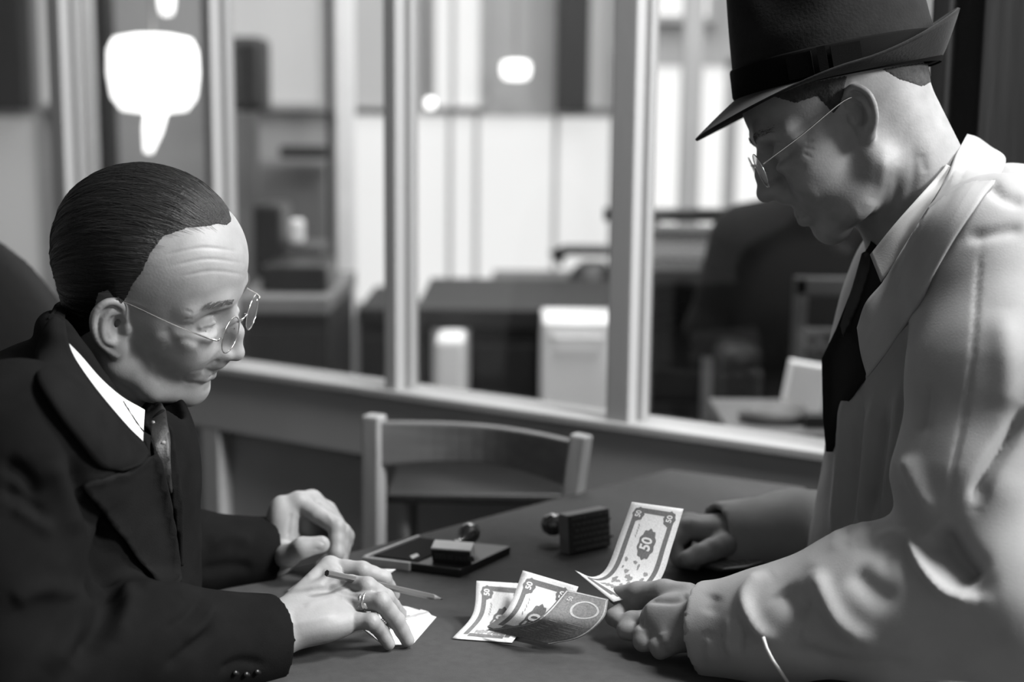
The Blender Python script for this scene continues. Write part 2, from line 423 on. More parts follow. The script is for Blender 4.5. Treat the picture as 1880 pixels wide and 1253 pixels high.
def head_vol(D, neck):
    h = .0015
    v = Vol((-.135, -.105, -.26), (.15, .105, .165), h)
    g = lambda k, d: D.get(k, d)
    sx, sw, sz = g('skull', (.096, .076, .088)); v.ell(g('skull_c', (-.006, 0, .048)), (sx, sw, sz), .01)
    v.ell(g('fore_c', (.043, 0, .054)), g('fore_r', (.055, .062, .056)), .03)
    v.ell((.040, 0, -.012), (.052, .056, .055), .03)
    v.ell((.030, 0, -.045), g('low_r', (.050, .047, .045)), .025)
    v.ell(g('muz_c', (.066, 0, -.05)), g('muz_r', (.029, .032, .027)), .02)
    for s in (-1, 1):
        jx = g('jaw', (.006, .050, -.050)); cx = g('chin', (.074, .012, -.088))
        v.chain([(jx[0]-.004, s*jx[1], jx[2]+.035), (jx[0], s*jx[1], jx[2]), (.045, s*(jx[1]*.76), (jx[2]+cx[2])/2-.004), (cx[0], s*cx[1], cx[2])], [.014, .015, .014, .0145], .022)
        v.ell((g('cheek_x', .060), s*.047, g('cheek_z', -.006)), (.024, .015, .013), .02)
        v.chain([(.088, s*.010, .034), (.087, s*.028, .037), (.070, s*.053, .028)], [.0095, .009, .008], .016)
        v.ell((.100, s*.034, .013), (.019, .021, .0145), .012, None, 'sub')
        v.ell((.104, s*.019, .010), (.012, .009, .012), .008, None, 'sub')
        v.ell((.0775, s*.033, .0125), (.0145, .0155, .0138), .004)
        v.chain([(.0895, s*.020, .0085), (.0925, s*.032, .0135), (.084, s*.047, .011)], .0016, .003)
        v.ell((.088, s*.034, -.001), (.010, .014, .0055), .007)
        lid = [(.0925, s*.0215, .0045), (.0935, s*.033, .0035), (.0865, s*.046, .0055)]
        v.chain(lid, .0013, .001, 'sub')
        if g('hollow', 0): v.ell((.072, s*.060, -.042), (.026, .013, .026), .02, None, 'sub')
    ch = g('chin_e', ((.079, 0, -.086), (.017, .021, .016))); v.ell(*ch, .014)
    nb, nt = np.array(g('nose_b', (.096, 0, .020))), np.array(g('nose_t', (.121, 0, -.021)))
    tr = g('nose_r', .0095)
    mid = (nb+nt)/2+np.array(g('nose_hump', (.002, 0, .001)))
    v.chain([nb, mid, nt], [.0055, .0065, tr*.86], .008)
    v.chain([nb-(.012, 0, 0), nt-(.014, 0, -.004)], [.010, .0125], .010)
    v.ell(nt, (tr*1.05, tr, tr), .004)
    for s in (-1, 1):
        v.ell(nt+(-.0115, s*.0115, -.001), (.0115, .0058, .0068), .007)
        v.chain([nt+(-.013, s*.0205, .004), nt+(-.018, s*.0195, -.006)], .0012, .003, 'sub')
        v.ell(nt+(-.0065, s*.0065, -.0105), (.0050, .0028, .003), .0015, None, 'sub')
        v.ell((nt[0]-.018, s*.006, nt[2]-.012), (.012, .011, .012), .008)
    # lips
    lz = g('lip_z', -.0565); lx = g('lip_x', .099)
    for s in (-1, 1):
        v.chain([(lx-.015, s*.024, lz), (lx-.004, s*.012, lz+.0032), (lx, 0, lz+.003)], [.002, g('ulip', .0036), g('ulip', .0036)], .005)
        v.chain([(lx-.015, s*.023, lz-.001), (lx-.005, s*.012, lz-.0036), (lx-.0015, 0, lz-.004)], [.002, g('llip', .0042), g('llip', .0048)], .005)
        v.chain([(lx-.013, s*.0265, lz-.001), (lx-.002, s*.012, lz), (lx+.0030, 0, lz)], .0012, .0022, 'sub')
        v.chain([(lx+.000, s*.010, lz-.020), (lx+.003, 0, lz-.0195)], .0028, .004, 'sub')
        # nose to mouth fold
        v.chain([(.098, s*.022, -.022), (.090, s*.030, -.038), (.083, s*.0355, -.054)], [.0012, .0018, .0012], g('fold_k', .005), 'sub')
        v.ell((.066, s*g('pad_y', .038), -.030), (.024, .018, .020), .03)
        ear(v, s, D)
    # neck
    nr = g('neck_r', (.058, .060, .068)); v.chain(neck, list(nr)[:len(neck)], .02)
    if g('throat', None): v.chain(g('throat', None), g('throat_r', .02), .025)
    for a in g('extra', []): getattr(v, a[0])(*a[1:])
    return v
def in_space(pose, V): return pose.to(V)

POSE1 = Pose((-.401, 1.530, 1.119), -6, 18, 14, 1.0)
POSE2 = Pose((.378, 1.614, 1.310), 178, 32, 5, 1.02)
# creases of the faces: photo polyline, half width px, height m
FACE1 = [([(348, 686), (370, 680), (394, 682)], 2.5, -.0005), ([(300, 470), (370, 455), (440, 462)], 3, -.0007), ([(310, 490), (380, 476), (450, 484)], 3, -.0007), ([(330, 508), (390, 498), (452, 505)], 3, -.0007),
         ([(405, 660), (385, 672), (372, 690)], 4, -.0020), ([(385, 640), (340, 625), (310, 640)], 9, -.0020), ([(330, 690), (345, 702), (372, 704)], 4, -.0008), ([(290, 655), (275, 690), (300, 720)], 10, .0010),
         ([(355, 575), (338, 570)], 2.5, -.0007), ([(355, 585), (336, 588)], 2.5, -.0007), ([(356, 594), (340, 602)], 2.5, -.0007), ([(370, 604), (395, 602)], 3, -.0009), ([(250, 600), (270, 660), (310, 715)], 9, .0012), ([(300, 600), (320, 640)], 14, -.0030)]
FACE2 = [([(1462, 398), (1478, 396), (1500, 402)], 3, -.0014), ([(1430, 330), (1455, 352), (1468, 385), (1480, 398)], 5, -.0016), ([(1440, 345), (1480, 350), (1500, 375)], 12, .0016), ([(1478, 262), (1495, 258)], 3, -.0006), ([(1476, 272), (1496, 274)], 3, -.0006), ([(1474, 282), (1492, 290)], 3, -.0006),
         ([(1650, 300), (1640, 380), (1620, 430)], 9, -.0014), ([(1680, 260), (1675, 340), (1655, 400)], 9, -.0010), ([(1625, 280), (1618, 340), (1600, 400)], 9, .0012), ([(1560, 400), (1590, 395), (1600, 360)], 12, .0020), ([(1690, 280), (1700, 320)], 8, -.001), ([(1450, 300), (1480, 310)], 6, -.0012)]
# ------------------------------------------------------------------ skin and cloth materials
M_skin = mat('skin', .25, rough=.5, spec=.35, noise=(55, .10), bump=(420, .10), sss=.25)
M_skin2 = mat('skin_ruddy', .20, rough=.55, spec=.3, noise=(48, .14), bump=(380, .12), sss=.25)
M_black = mat('black_enamel', .010, rough=.35, spec=.5, noise=(30, .2))
# ---- the man at the left
n1 = [(-.030, 0, -.005), POSE1.inv(W(196, 726, 1.572)), POSE1.inv(W(160, 850, 1.56))]
D1 = dict(skull=(.096, .079, .087), skull_c=(-.002, 0, .050), ear_c=(.004, .072, -.007), fore_c=(.043, 0, .058), fore_r=(.056, .064, .060),
          nose_b=(.099, 0, .018), nose_t=(.1145, 0, -.029), nose_r=.0090, nose_hump=(.0035, 0, .001), chin=(.070, .010, -.092), chin_e=((.076, 0, -.090), (.016, .018, .015)),
          jaw=(.006, .054, -.057), lip_x=.0955, lip_z=-.0615, muz_c=(.069,0,-.056), ulip=.0026, llip=.0036, hollow=1, ear_s=1.08, muz_r=(.027, .030, .027), neck_r=(.043, .045, .055), low_r=(.048, .041, .044), pad_y=.033,
          cheek_x=.060)
v = head_vol(D1, n1); V, Q = v.mesh(2); V1, Q1 = POSE1.to(V), Q
n2 = [(-.030, 0, -.005), POSE2.inv(W(1700, 400, 1.62)), POSE2.inv(W(1740, 520, 1.66))]
D2 = dict(extra=[('ell', (.0955, 0, -.0665), (.0075, .014, .0052), .006)], fore_r=(.051, .058, .050), skull=(.095, .076, .080), neck_r=(.062, .067, .085), skull_c=(-.008, 0, .048), nose_b=(.101, 0, .020), nose_t=(.1175, 0, -.0175), nose_r=.0102, lip_x=.0985, lip_z=-.0592, llip=.0052, muz_c=(.068,0,-.052), muz_r=(.032,.033,.028), chin_e=((.075, 0, -.087), (.017, .021, .016)), ear_c=(-.001,.070,.006), ear_s=.92)
v = head_vol(D2, n2); V, Q = v.mesh(2); V2, Q2 = POSE2.to(V), Q

def finger(v, P, r, k=.004):
    """P joints (knuckle, first joint, second joint, tip), tapering, slightly thicker at the joints"""
    P = [np.array(p, float) for p in P]; n = len(P)
    R = [r*1.12, r*1.04, r*.92, r*.78][-n:] if n <= 4 else [r]*n
    for i in range(n-1):
        m = (P[i]+P[i+1])/2
        v.cone(P[i], m, R[i], (R[i]+R[i+1])/2*.94, k); v.cone(m, P[i+1], (R[i]+R[i+1])/2*.94, R[i+1], k)
def hand_vol(lo, hi, wrist, fore, mcps, fingers, thumb, r=.0092, wr=.026, palm_k=.014, h=.0016, pad=None):
    v = Vol(lo, hi, h)
    wrist = np.array(wrist); mc = [np.array(m) for m in mcps]
    v.cone(fore, wrist, wr*1.08, wr, .01)
    for m in mc: v.cone(wrist+(m-wrist)*.12, m, wr*.62, r*1.25, palm_k)
    for a, b in zip(mc, mc[1:]): v.cone(a, b, r*1.1, r*1.1, .006)
    if pad is not None:
        for p in pad: v.ell(*p)
    for i, f in enumerate(fingers): finger(v, f, r*(1.0, 1.04, 1.0, .88)[i], .003)
    if thumb is not None:
        R = [r*1.55, r*1.25, r*1.15, r*.98][-len(thumb):]
        for i in range(len(thumb)-1): v.cone(thumb[i], thumb[i+1], R[i], R[i+1], .006)
    return v
def bounds(*A, m=.04):
    P = np.array([p for a in A for p in a]); return P.min(0)-m, P.max(0)+m
def T(px, py, h): return Wz(px, py, TZ+h)       # photo pixel at height h above the table top

# ---- near (right) hand of the man at the left: palm down on the slips of paper, pencil between the fingers
w = W(492, 1168, 1.475); fo = W(400, 1172, 1.42)
mc = [T(606, 1042, .062), T(614, 1070, .060), T(630, 1105, .050), T(634, 1140, .036)]
fg = [[mc[0], T(665, 1048, .062), T(704, 1062, .050), T(722, 1092, .022)],
      [mc[1], T(674, 1078, .066), T(708, 1098, .050), T(734, 1128, .014)],
      [mc[2], T(700, 1106, .056), T(728, 1140, .032), T(748, 1176, .009)],
      [mc[3], T(682, 1142, .038), T(700, 1160, .022), T(714, 1183, .008)]]
th = [T(540, 1110, .030), T(590, 1085, .030), T(640, 1075, .030), T(682, 1085, .022)]
pads = [((np.array(mc[2])+w)/2+np.array([0, 0, -.004]), (.050, .030, .022), .012)]
v = hand_vol(*bounds([w, fo], *fg, th), w, fo, mc, fg, th, r=.0098, wr=.029, pad=pads)
HN_V, HN_Q = v.mesh(2); HN_W, HN_F = w, fo
HN_V = sculpt(HN_V, HN_Q, [([(560, 1090), (625, 1066)], 7, .0012), ([(555, 1115), (625, 1095)], 7, .0012), ([(560, 1062), (605, 1040)], 7, .0012), ([(615, 1085), (665, 1098)], 4, -.0012),
                          ([(520, 1150), (620, 1128)], 7, .0008), ([(590, 1078), (612, 1055)], 5, -.0010), ([(690, 1090), (712, 1086)], 4, .0007), ([(535, 1120), (545, 1180)], 10, -.0008)])
fgN = fg
# ---- far (left) hand of the man at the left: loosely closed, thumb towards the camera
w = W(502, 1020, 1.765); fo = W(452, 1022, 1.768)
mc = [W(548, 922, 1.765), W(572, 920, 1.785), W(598, 940, 1.80), W(612, 962, 1.81)]
fg = [[mc[0], W(618, 968, 1.745), W(618, 1015, 1.735), W(590, 1040, 1.740)],
      [mc[1], W(628, 978, 1.765), W(622, 1026, 1.755), W(596, 1044, 1.760)],
      [mc[2], W(634, 985, 1.785), W(624, 1030, 1.775), W(602, 1044, 1.780)],
      [mc[3], W(634, 995, 1.80), W(622, 1032, 1.795), W(604, 1040, 1.80)]]
th = [W(515, 1020, 1.745), W(528, 1022, 1.725), W(555, 1006, 1.710), W(590, 1000, 1.712)]
pads = [((np.array(mc[0])+w)/2+np.array([-.006, 0, 0]), (.020, .022, .042), .012)]
v = hand_vol(*bounds([w, fo], *fg, th), w, fo, mc, fg, th, r=.0105, wr=.028, pad=pads)
HF_V, HF_Q = v.mesh(2); HF_W, HF_F = w, fo
HF_V = sculpt(HF_V, HF_Q, [([(583, 992), (596, 1000), (588, 1010), (575, 1008)], 3, -.0010), ([(535, 940), (528, 990)], 4, -.0014), ([(545, 945), (540, 995)], 3.5, -.0012), ([(560, 950), (557, 985)], 7, -.006), ([(600, 945), (612, 960)], 4, .001)])
# ---- near (left) hand of the man at the right: thumb on top of the banknote, fingers curled under it
w = W(1290, 1142, 1.50); fo = W(1370, 1150, 1.46)
mc = [W(1216, 1116, 1.545), W(1218, 1136, 1.52), W(1222, 1156, 1.50), W(1232, 1178, 1.49)]
fg = [[mc[0], W(1150, 1116, 1.565), W(1128, 1134, 1.550), W(1150, 1150, 1.53)],
      [mc[1], W(1160, 1142, 1.535), W(1150, 1158, 1.525), W(1176, 1166, 1.515)],
      [mc[2], W(1182, 1166, 1.505), W(1180, 1180, 1.50), W(1202, 1182, 1.50)],
      [mc[3], W(1208, 1186, 1.49), W(1212, 1196, 1.49), W(1228, 1192, 1.49)]]
th = [W(1262, 1098, 1.52), W(1220, 1088, 1.535), W(1172, 1090, 1.555), W(1132, 1094, 1.575)]
pads = [((np.array(mc[1])+w)/2+np.array([0, 0, 0]), (.046, .026, .030), .012)]
v = hand_vol(*bounds([w, fo], *fg, th), w, fo, mc, fg, th, r=.0105, wr=.032, pad=pads)
RN_V, RN_Q = v.mesh(2); RN_W, RN_F = w, fo
RN_V = sculpt(RN_V, RN_Q, [([(1170, 1100), (1240, 1105), (1265, 1090)], 6, -.003), ([(1180, 1105), (1178, 1160)], 5, -.002), ([(1215, 1160), (1222, 1185)], 9, .002)])
# ---- far (right) hand of the man at the right, in shade, holding the wad of notes
w = W(1345, 985, 1.80); fo = W(1375, 985, 1.80)
mc = [W(1262, 972, 1.775), W(1262, 962, 1.80), W(1268, 962, 1.825), W(1276, 965, 1.845)]
fg = [[mc[0], W(1236, 1000, 1.765), W(1246, 1026, 1.755), W(1275, 1034, 1.75)],
      [mc[1], W(1238, 1000, 1.79), W(1248, 1028, 1.785), W(1276, 1036, 1.78)],
      [mc[2], W(1244, 1002, 1.815), W(1254, 1028, 1.81), W(1280, 1034, 1.80)],
      [mc[3], W(1254, 1000, 1.835), W(1262, 1024, 1.83), W(1284, 1030, 1.82)]]
th = [W(1330, 1000, 1.77), W(1305, 1010, 1.75), W(1285, 1018, 1.74), W(1262, 1026, 1.735)]
v = hand_vol(*bounds([w, fo], *fg, th), w, fo, mc, fg, th, r=.0105, wr=.030, h=.002)
RF_V, RF_Q = v.mesh(2); RF_W, RF_F = w, fo

# ------------------------------------------------------------------ clothes
M_suit = mat('charcoal_wool', .0075, rough=1.0, spec=.03, sheen=.0, noise=(30, .18), bump=(900, .25))
M_lapel = mat('charcoal_wool_lapel', .009, rough=1.0, spec=.03, sheen=.0, noise=(30, .18), bump=(900, .25))
M_shirt = mat('white_cotton', .55, rough=.8, spec=.2, bump=(500, .1))
M_coat = mat('raincoat_cotton', .25, rough=.75, spec=.3, sheen=.1, noise=(14, .12), bump=(700, .15))
M_shirt2 = mat('grey_shirt_cotton', .30, rough=.8, spec=.2, bump=(600, .1))
M_dark = mat('dark_suit_wool', .012, rough=.95, spec=.1, bump=(800, .2))
M_hair = mat('combed_hair', .008, rough=.45, spec=.35, noise=(60, .5, (1, 8, 8)), bump=(80, .8, (1, 9, 9)))
M_felt = mat('dark_felt', .010, rough=.95, spec=.08, sheen=.05, noise=(40, .25), bump=(300, .25))
M_band = mat('hat_ribbon', .003, rough=.9, spec=.06, bump=(600, .2, (1, 1, 6)))
M_metal = mat('polished_metal', .75, rough=.18, metal=1.0)
M_lens = glass_mat('lens_glass', .96)

def sleeve(v, P, R, k=.03): v.chain(P, R, k)
def hollow_cuff(v, a, b, r0, depth=.035):
    """a = wrist end centre, b = a point up the arm; opens the end of the sleeve"""
    a, b = np.array(a), np.array(b); d = (b-a)/np.linalg.norm(b-a)
    v.plane(a, -d, a-.11, a+.11); v.cone(a-d*.02, a+d*depth, r0, r0*.95, .002, 'sub')

# jacket of the man at the left: trunk, far sleeve and near sleeve in one garment
nb = W(178, 735, 1.50)
Sn, Sf = W(40, 815, 1.33), W(150, 790, 1.68)
v = Vol((-.86, 1.12, .40), (-.10, 1.92, 1.16), .0036)
ch = W(150, 930, 1.53); be = W(140, 1130, 1.54)
v.ell(ch, (.118, .165, .17), .03); v.ell(be, (.125, .16, .18), .05); v.ell(W(90, 850, 1.55), (.125, .17, .13), .05)
v.ell(be+np.array([-.02, 0, -.16]), (.14, .18, .15), .05); v.ell(be+np.array([-.03, 0, -.02]), (.13, .165, .26), .05)
v.cone(nb+np.array([-.035, -.02, -.035]), Sn, .060, .070, .05); v.cone(nb+np.array([-.035, .02, -.035]), Sf, .060, .070, .05)
v.cone(ch+(0, 0, .05), Sn+(0, 0.03, -.03), .10, .07, .05); v.cone(ch+(0, 0, .05), Sf+(0, -.02, -.03), .10, .07, .05)
En, Wn = W(20, 1215, 1.30), W(500, 1176, 1.475)
mid = En+(Wn-En)*.5
v.chain([Sn, (Sn+En)/2+(-.01, -.01, 0), En], [.070, .066, .062], .035)
v.chain([En, mid, Wn+(Wn-En)*.06], [.066, .060, .046], .03)
hollow_cuff(v, Wn, En, .040)
Ef, Wf = W(170, 1030, 1.66), W(497, 1012, 1.765)
v.chain([Sf, Ef], [.070, .058], .035); v.chain([Ef, (Ef+Wf)/2, Wf+(Wf-Ef)*.08], [.060, .052, .041], .02)
hollow_cuff(v, Wf, Ef, .036)
# collar roll
colr = [W(225, 800, 1.45), W(176, 730, 1.41), W(130, 665, 1.395), W(100, 612, 1.44), W(100, 600, 1.52), W(140, 625, 1.60), W(215, 695, 1.62), W(275, 775, 1.56)]
v.chain(catmull(colr, 4), .012, .02)
v.ell(nb+np.array([.03, 0, .03]), (.048, .056, .08), .015, None, 'sub')
v.chain([W(138, 600, 1.47), W(165, 655, 1.445), W(212, 705, 1.44), W(268, 758, 1.45)], .024, .008, 'sub')
v.chain([W(185, 640, 1.50), W(245, 700, 1.50), W(285, 738, 1.52)], .034, .008, 'sub')
JV, JQ = v.mesh(3)
n = value_noise(JV, 16, 1)*.0016+value_noise(JV, 34, 2)*.0007; JV = JV+normals(JV, JQ)*n[:, None]
JV = sculpt(JV, JQ, [
    ([(128, 830), (150, 900), (180, 965), (196, 1010)], 16, -.010), ([(100, 840), (118, 910), (140, 990)], 22, .007),
    ([(0, 850), (40, 870), (75, 920)], 16, -.008), ([(0, 895), (45, 920), (90, 960)], 14, -.007), ([(20, 930), (60, 950), (100, 985)], 14, .005),
    ([(20, 1110), (60, 1085), (120, 1080)], 18, .006), ([(150, 1075), (200, 1090), (185, 1160), (130, 1230)], 22, -.014), ([(215, 1075), (235, 1110), (200, 1180)], 20, .008),
    ([(95, 1080), (140, 1100), (120, 1180), (80, 1240)], 22, .007), ([(300, 1160), (345, 1130), (370, 1090)], 11, -.005), ([(330, 1180), (370, 1150), (395, 1110)], 10, .005),
    ([(300, 1230), (350, 1190), (400, 1150)], 10, -.005), ([(250, 1075), (300, 1085), (350, 1075)], 14, .004),
    ([(400, 1235), (440, 1215), (490, 1222)], 8, -.004), ([(375, 1005), (420, 985), (470, 1000)], 12, .005), ([(360, 1050), (420, 1040), (470, 1045)], 12, -.004)])
# ---- raincoat of the man at the right
nb2 = W(1715, 440, 1.63)
v = Vol((.12, 1.10, .40), (1.02, 2.06, 1.36), .0042)
ch2 = W(1715, 720, 1.68)
v.ell(ch2, (.125, .175, .22), .03); v.ell(ch2+np.array([.01, 0, -.24]), (.145, .18, .22), .05); v.ell(ch2+np.array([.08, 0, .05]), (.13, .18, .22), .05)
v.ell(ch2+np.array([.05, 0, -.22]), (.15, .185, .30), .05); v.ell(ch2+np.array([.045, 0, -.40]), (.165, .195, .20), .06)
Sn2, Sf2 = W(1835, 480, 1.46), W(1775, 480, 1.83)
v.cone(nb2+np.array([.03, -.02, -.04]), Sn2, .062, .075, .05); v.cone(nb2+np.array([.03, .02, -.04]), Sf2, .060, .072, .05)
v.cone(ch2+np.array([.03, 0, .12]), Sn2+(0, .03, -.04), .10, .08, .06); v.cone(ch2+np.array([.03, 0, .12]), Sf2+(0, -.03, -.04), .10, .08, .06)
En2, Wn2 = W(1855, 1085, 1.37), W(1290, 1154, 1.49)
v.chain([Sn2, W(1845, 700, 1.41), W(1800, 880, 1.395), En2], [.085, .090, .078, .078], .03)
v.chain([En2, W(1600, 1108, 1.42), W(1430, 1146, 1.45), Wn2+(Wn2-En2)*.08], [.085, .073, .054, .050], .03)
hollow_cuff(v, Wn2, W(1430, 1148, 1.45), .043)
Ef2, Wf2 = W(1600, 985, 1.88), W(1310, 985, 1.80)
v.chain([Sf2, Ef2], [.078, .066], .035); v.chain([Ef2, (Ef2+Wf2)/2, Wf2+(Wf2-Ef2)*.1], [.066, .056, .040], .02)
hollow_cuff(v, Wf2, Ef2, .037)
v.ell(nb2+np.array([-.02, 0, .03]), (.058, .060, .08), .015, None, 'sub')
CV, CQ = v.mesh(3)
n = value_noise(CV, 14, 3)*.0022+value_noise(CV, 30, 4)*.001; CV = CV+normals(CV, CQ)*n[:, None]
CV = sculpt(CV, CQ, [
    # vertical drape folds of the front
    ([(1555, 700), (1545, 850), (1530, 1000)], 9, .008), ([(1580, 700), (1570, 850), (1552, 1000)], 8, -.008), ([(1605, 720), (1592, 860), (1580, 980)], 9, .008),
    ([(1630, 740), (1618, 850), (1600, 960)], 8, -.008), ([(1655, 700), (1640, 820), (1625, 930)], 9, .007), ([(1700, 700), (1690, 800)], 12, -.006),
    # sleeve head, seam and folds
    ([(1800, 440), (1795, 520), (1785, 650), (1770, 760), (1750, 860), (1740, 960)], 4, -.0018),
    ([(1662, 830), (1685, 890), (1722, 950)], 16, .009), ([(1885, 740), (1850, 810), (1805, 880), (1790, 930)], 14, -.012),
    ([(1708, 968), (1752, 1022), (1796, 1072)], 25, -.026), ([(1662, 962), (1692, 1040), (1742, 1092), (1806, 1104)], 13, .010),
    ([(1418, 1052), (1382, 1072), (1367, 1106), (1392, 1156), (1432, 1182)], 13, .0085), ([(1432, 1078), (1452, 1104), (1496, 1124)], 24, -.0085),
    ([(1497, 1040), (1512, 1092), (1548, 1150), (1620, 1190)], 17, .0085), ([(1560, 1040), (1600, 1080), (1650, 1110)], 24, -.007),
    ([(1344, 1128), (1336, 1168), (1344, 1210)], 8, .004), ([(1360, 1140), (1358, 1200)], 8, -.004), ([(1312, 1090), (1300, 1130)], 14, -.003), ([(1300, 1170), (1306, 1220)], 7, .003),
    ([(1440, 1188), (1560, 1222), (1700, 1226)], 16, -.006), ([(1470, 1165), (1490, 1178)], 10, .003), ([(1264, 1166), (1330, 1169), (1402, 1170)], 2.5, -.0018),
    ([(1600, 1000), (1640, 985), (1668, 1000)], 14, .005), ([(1810, 330), (1840, 360), (1885, 375)], 12, -.005), ([(1770, 440), (1830, 428), (1885, 420)], 12, -.004),
    ([(1840, 560), (1850, 680), (1845, 760)], 26, .004)])
# ------------------------------------------------------------------ the room
M_paint = mat('grey_gloss_paint', .30, rough=.6, spec=.3, noise=(3, .12, (1, 1, .15)), bump=(30, .12, (6, 6, .6)))
M_panel = mat('grey_painted_panel', .27, rough=.55, spec=.3, noise=(4, .12), bump=(60, .1))
M_darkwood = mat('dark_stained_wood', .013, rough=.55, spec=.3, noise=(9, .35, (8, 8, .5)), bump=(20, .2, (8, 8, .5)))
M_brownwood = mat('worn_dark_boards', .034, rough=.6, spec=.3, noise=(7, .3, (9, 9, .4)), bump=(18, .25, (9, 9, .4)))
M_plaster = mat('grey_plaster', .36, rough=.9, noise=(2, .08), bump=(60, .1))
M_ceil = mat('ceiling_plaster', .30, rough=.95, noise=(2, .05))
M_floor = mat('worn_linoleum', .10, rough=.5, noise=(5, .25), bump=(90, .05))
M_frost = mat('frosted_glass_lit', .25, rough=.9, emit=.70, noise=(1.5, .1))
M_frostdim = mat('frosted_glass_dim', .3, rough=.9, emit=.22, noise=(1.2, .1))
M_sky = mat('window_daylight', .25, rough=.9, emit=.84)
M_black = mat('black_enamel', .010, rough=.35, spec=.5, noise=(30, .2))
M_white = mat('white_enamel', .80, rough=.5, noise=(10, .05))
M_lightwood = mat('light_oak', .20, rough=.5, spec=.4, noise=(8, .25, (6, 6, .5)), bump=(20, .15, (6, 6, .5)))
M_greymetal = mat('grey_metal', .25, rough=.45, metal=.3)
M_glow = mat('lamp_glass_lit', .9, rough=.5, emit=2.2)
G = glass_mat()
def struct(name, bm, m, **k):
    o = bm_obj(name, bm, m, **k); o['kind'] = 'structure'; return o
def box_struct(name, lo, hi, m, **k):
    bm = bmesh.new(); add_box(bm, [(a+b)/2 for a, b in zip(lo, hi)], [b-a for a, b in zip(lo, hi)]); return struct(name, bm, m, **k)
FARY = 6.6
box_struct('floor', (-4.2, -1.2, -.06), (2.8, FARY+.1, 0), M_floor)
box_struct('ceiling', (-4.2, -1.2, 3.1), (2.8, FARY+.1, 3.16), M_ceil)
box_struct('wall_far', (-4.2, FARY, 0), (2.8, FARY+.1, 3.1), M_plaster)
box_struct('wall_left', (-4.2, -1.2, 0), (-4.1, FARY, 3.1), M_plaster)
box_struct('wall_near', (-4.1, -1.2, 0), (2.8, -1.1, 3.1), M_plaster)
box_struct('wall_right', (2.7, -1.1, 0), (2.8, FARY, 3.1), M_plaster)

# far wall: lit frosted windows below eye height, bright and dull panes above, thin posts between them
def at_y(px, py, y):
    r = ray(px, py); return cC+r*(y/r[1])
def win(name, px0, px1, py0, py1, y, m, fm=M_plaster, t=.03, fw=.03, split=None):
    a = at_y(px0, py0, y); b = at_y(px1, py1, y); x0, x1, z0, z1 = a[0], b[0], b[2], a[2]
    fr = bmesh.new()
    for lo, hi in (((x0-fw, z0-fw), (x1+fw, z0)), ((x0-fw, z1), (x1+fw, z1+fw)), ((x0-fw, z0), (x0, z1)), ((x1, z0), (x1+fw, z1))):
        add_box(fr, ((lo[0]+hi[0])/2, y, (lo[1]+hi[1])/2), (hi[0]-lo[0], t*2, hi[1]-lo[1]))
    for s in split or []:
        xs = x0+(x1-x0)*s; add_box(fr, (xs, y-.002, (z0+z1)/2), (.022, t, z1-z0))
    o = struct(name, fr, fm)
    bm = bmesh.new(); add_box(bm, ((x0+x1)/2, y+.01, (z0+z1)/2), (x1-x0, .012, z1-z0)); bm_obj('pane', bm, m, o)
    return o
YF = FARY-.05
win('window_1', 752, 1118, 212, 552, YF, M_frost, split=[.2, .33, .72])
win('window_2', 1136, 1330, 120, 560, YF, M_sky, split=[.68])
win('window_3', 1345, 1700, 120, 470, YF, M_sky, split=[.3])
win('window_4', 640, 735, 212, 556, YF, M_frost)
win('window_5', -260, 84, 212, 600, YF, M_frostdim)
win('window_6', 800, 880, -260, 196, YF, M_frost, split=[.4])
win('window_7', 1062, 1112, -260, 196, YF, M_frostdim)
win('window_8', 620, 725, -260, 196, YF, M_frostdim)
win('window_9', 1165, 1300, -260, 30, YF, M_sky)
win('window_10', 420, 590, -260, 190, YF, mat('frosted_glass_grey', .3, rough=.9, emit=.30, noise=(1.2, .1)))
win('window_11', 60, 175, -260, 190, YF, mat('frosted_glass_grey', .4))

def blk(name, px0, px1, py0, py1, y, dep, m, parent=None, bevel=.004, z0=None):
    """a box whose front face, at distance y, spans the given photo rectangle; dep = its real depth"""
    a = at_y(px0, py0, y); b = at_y(px1, py1, y); zb = b[2] if z0 is None else z0
    bm = bmesh.new(); add_box(bm, ((a[0]+b[0])/2, y+dep/2, (zb+a[2])/2), (abs(b[0]-a[0]), dep, abs(a[2]-zb)))
    return bm_obj(name, bm, m, parent, bevel=bevel)
def E(name, px, y, z, label, cat, group=None):
    a = at_y(px, 600, y); return empty(name, (a[0], y, z), 0, label, cat, group)

# posts of the second glazed screen, half way down the office
def post(px0, px1, y, m, label, dep=.09):
    o = blk('post', px0, px1, -300, 600, y, dep, m, None, z0=0.0); o['kind'] = 'structure'; return o
for i, (a, b, y, m) in enumerate(((612, 650, 4.6, M_white), (594, 610, 4.64, M_darkwood), (742, 752, 5.6, M_plaster), (120, 180, 5.2, M_white), (186, 192, 5.1, M_darkwood), (1268, 1276, 5.6, M_plaster))):
    o = post(a, b, y, m, ''); o.name = 'trim_%d' % (i+1)
o = blk('dark_column', 1028, 1080, -300, 206, 6.3, .12, M_darkwood); tag(o, 'dark hanging column between the pale far windows, cut off at eye height', 'column')
o = blk('dark_column', -60, 44, -300, 203, 6.3, .12, M_darkwood); tag(o, 'dark column at the upper left edge beyond the glass', 'column')
o = blk('wall_cabinet', 414, 486, 66, 205, 5.9, .18, M_black, bevel=.03); tag(o, 'small black wall cabinet beyond the glass, left of the pale post', 'cabinet')
o = blk('grey_board', 408, 478, 206, 620, 5.6, .05, mat('grey_board_paint', .12, noise=(6, .2)), z0=0); tag(o, 'grey upright board standing below the black wall cabinet', 'board')

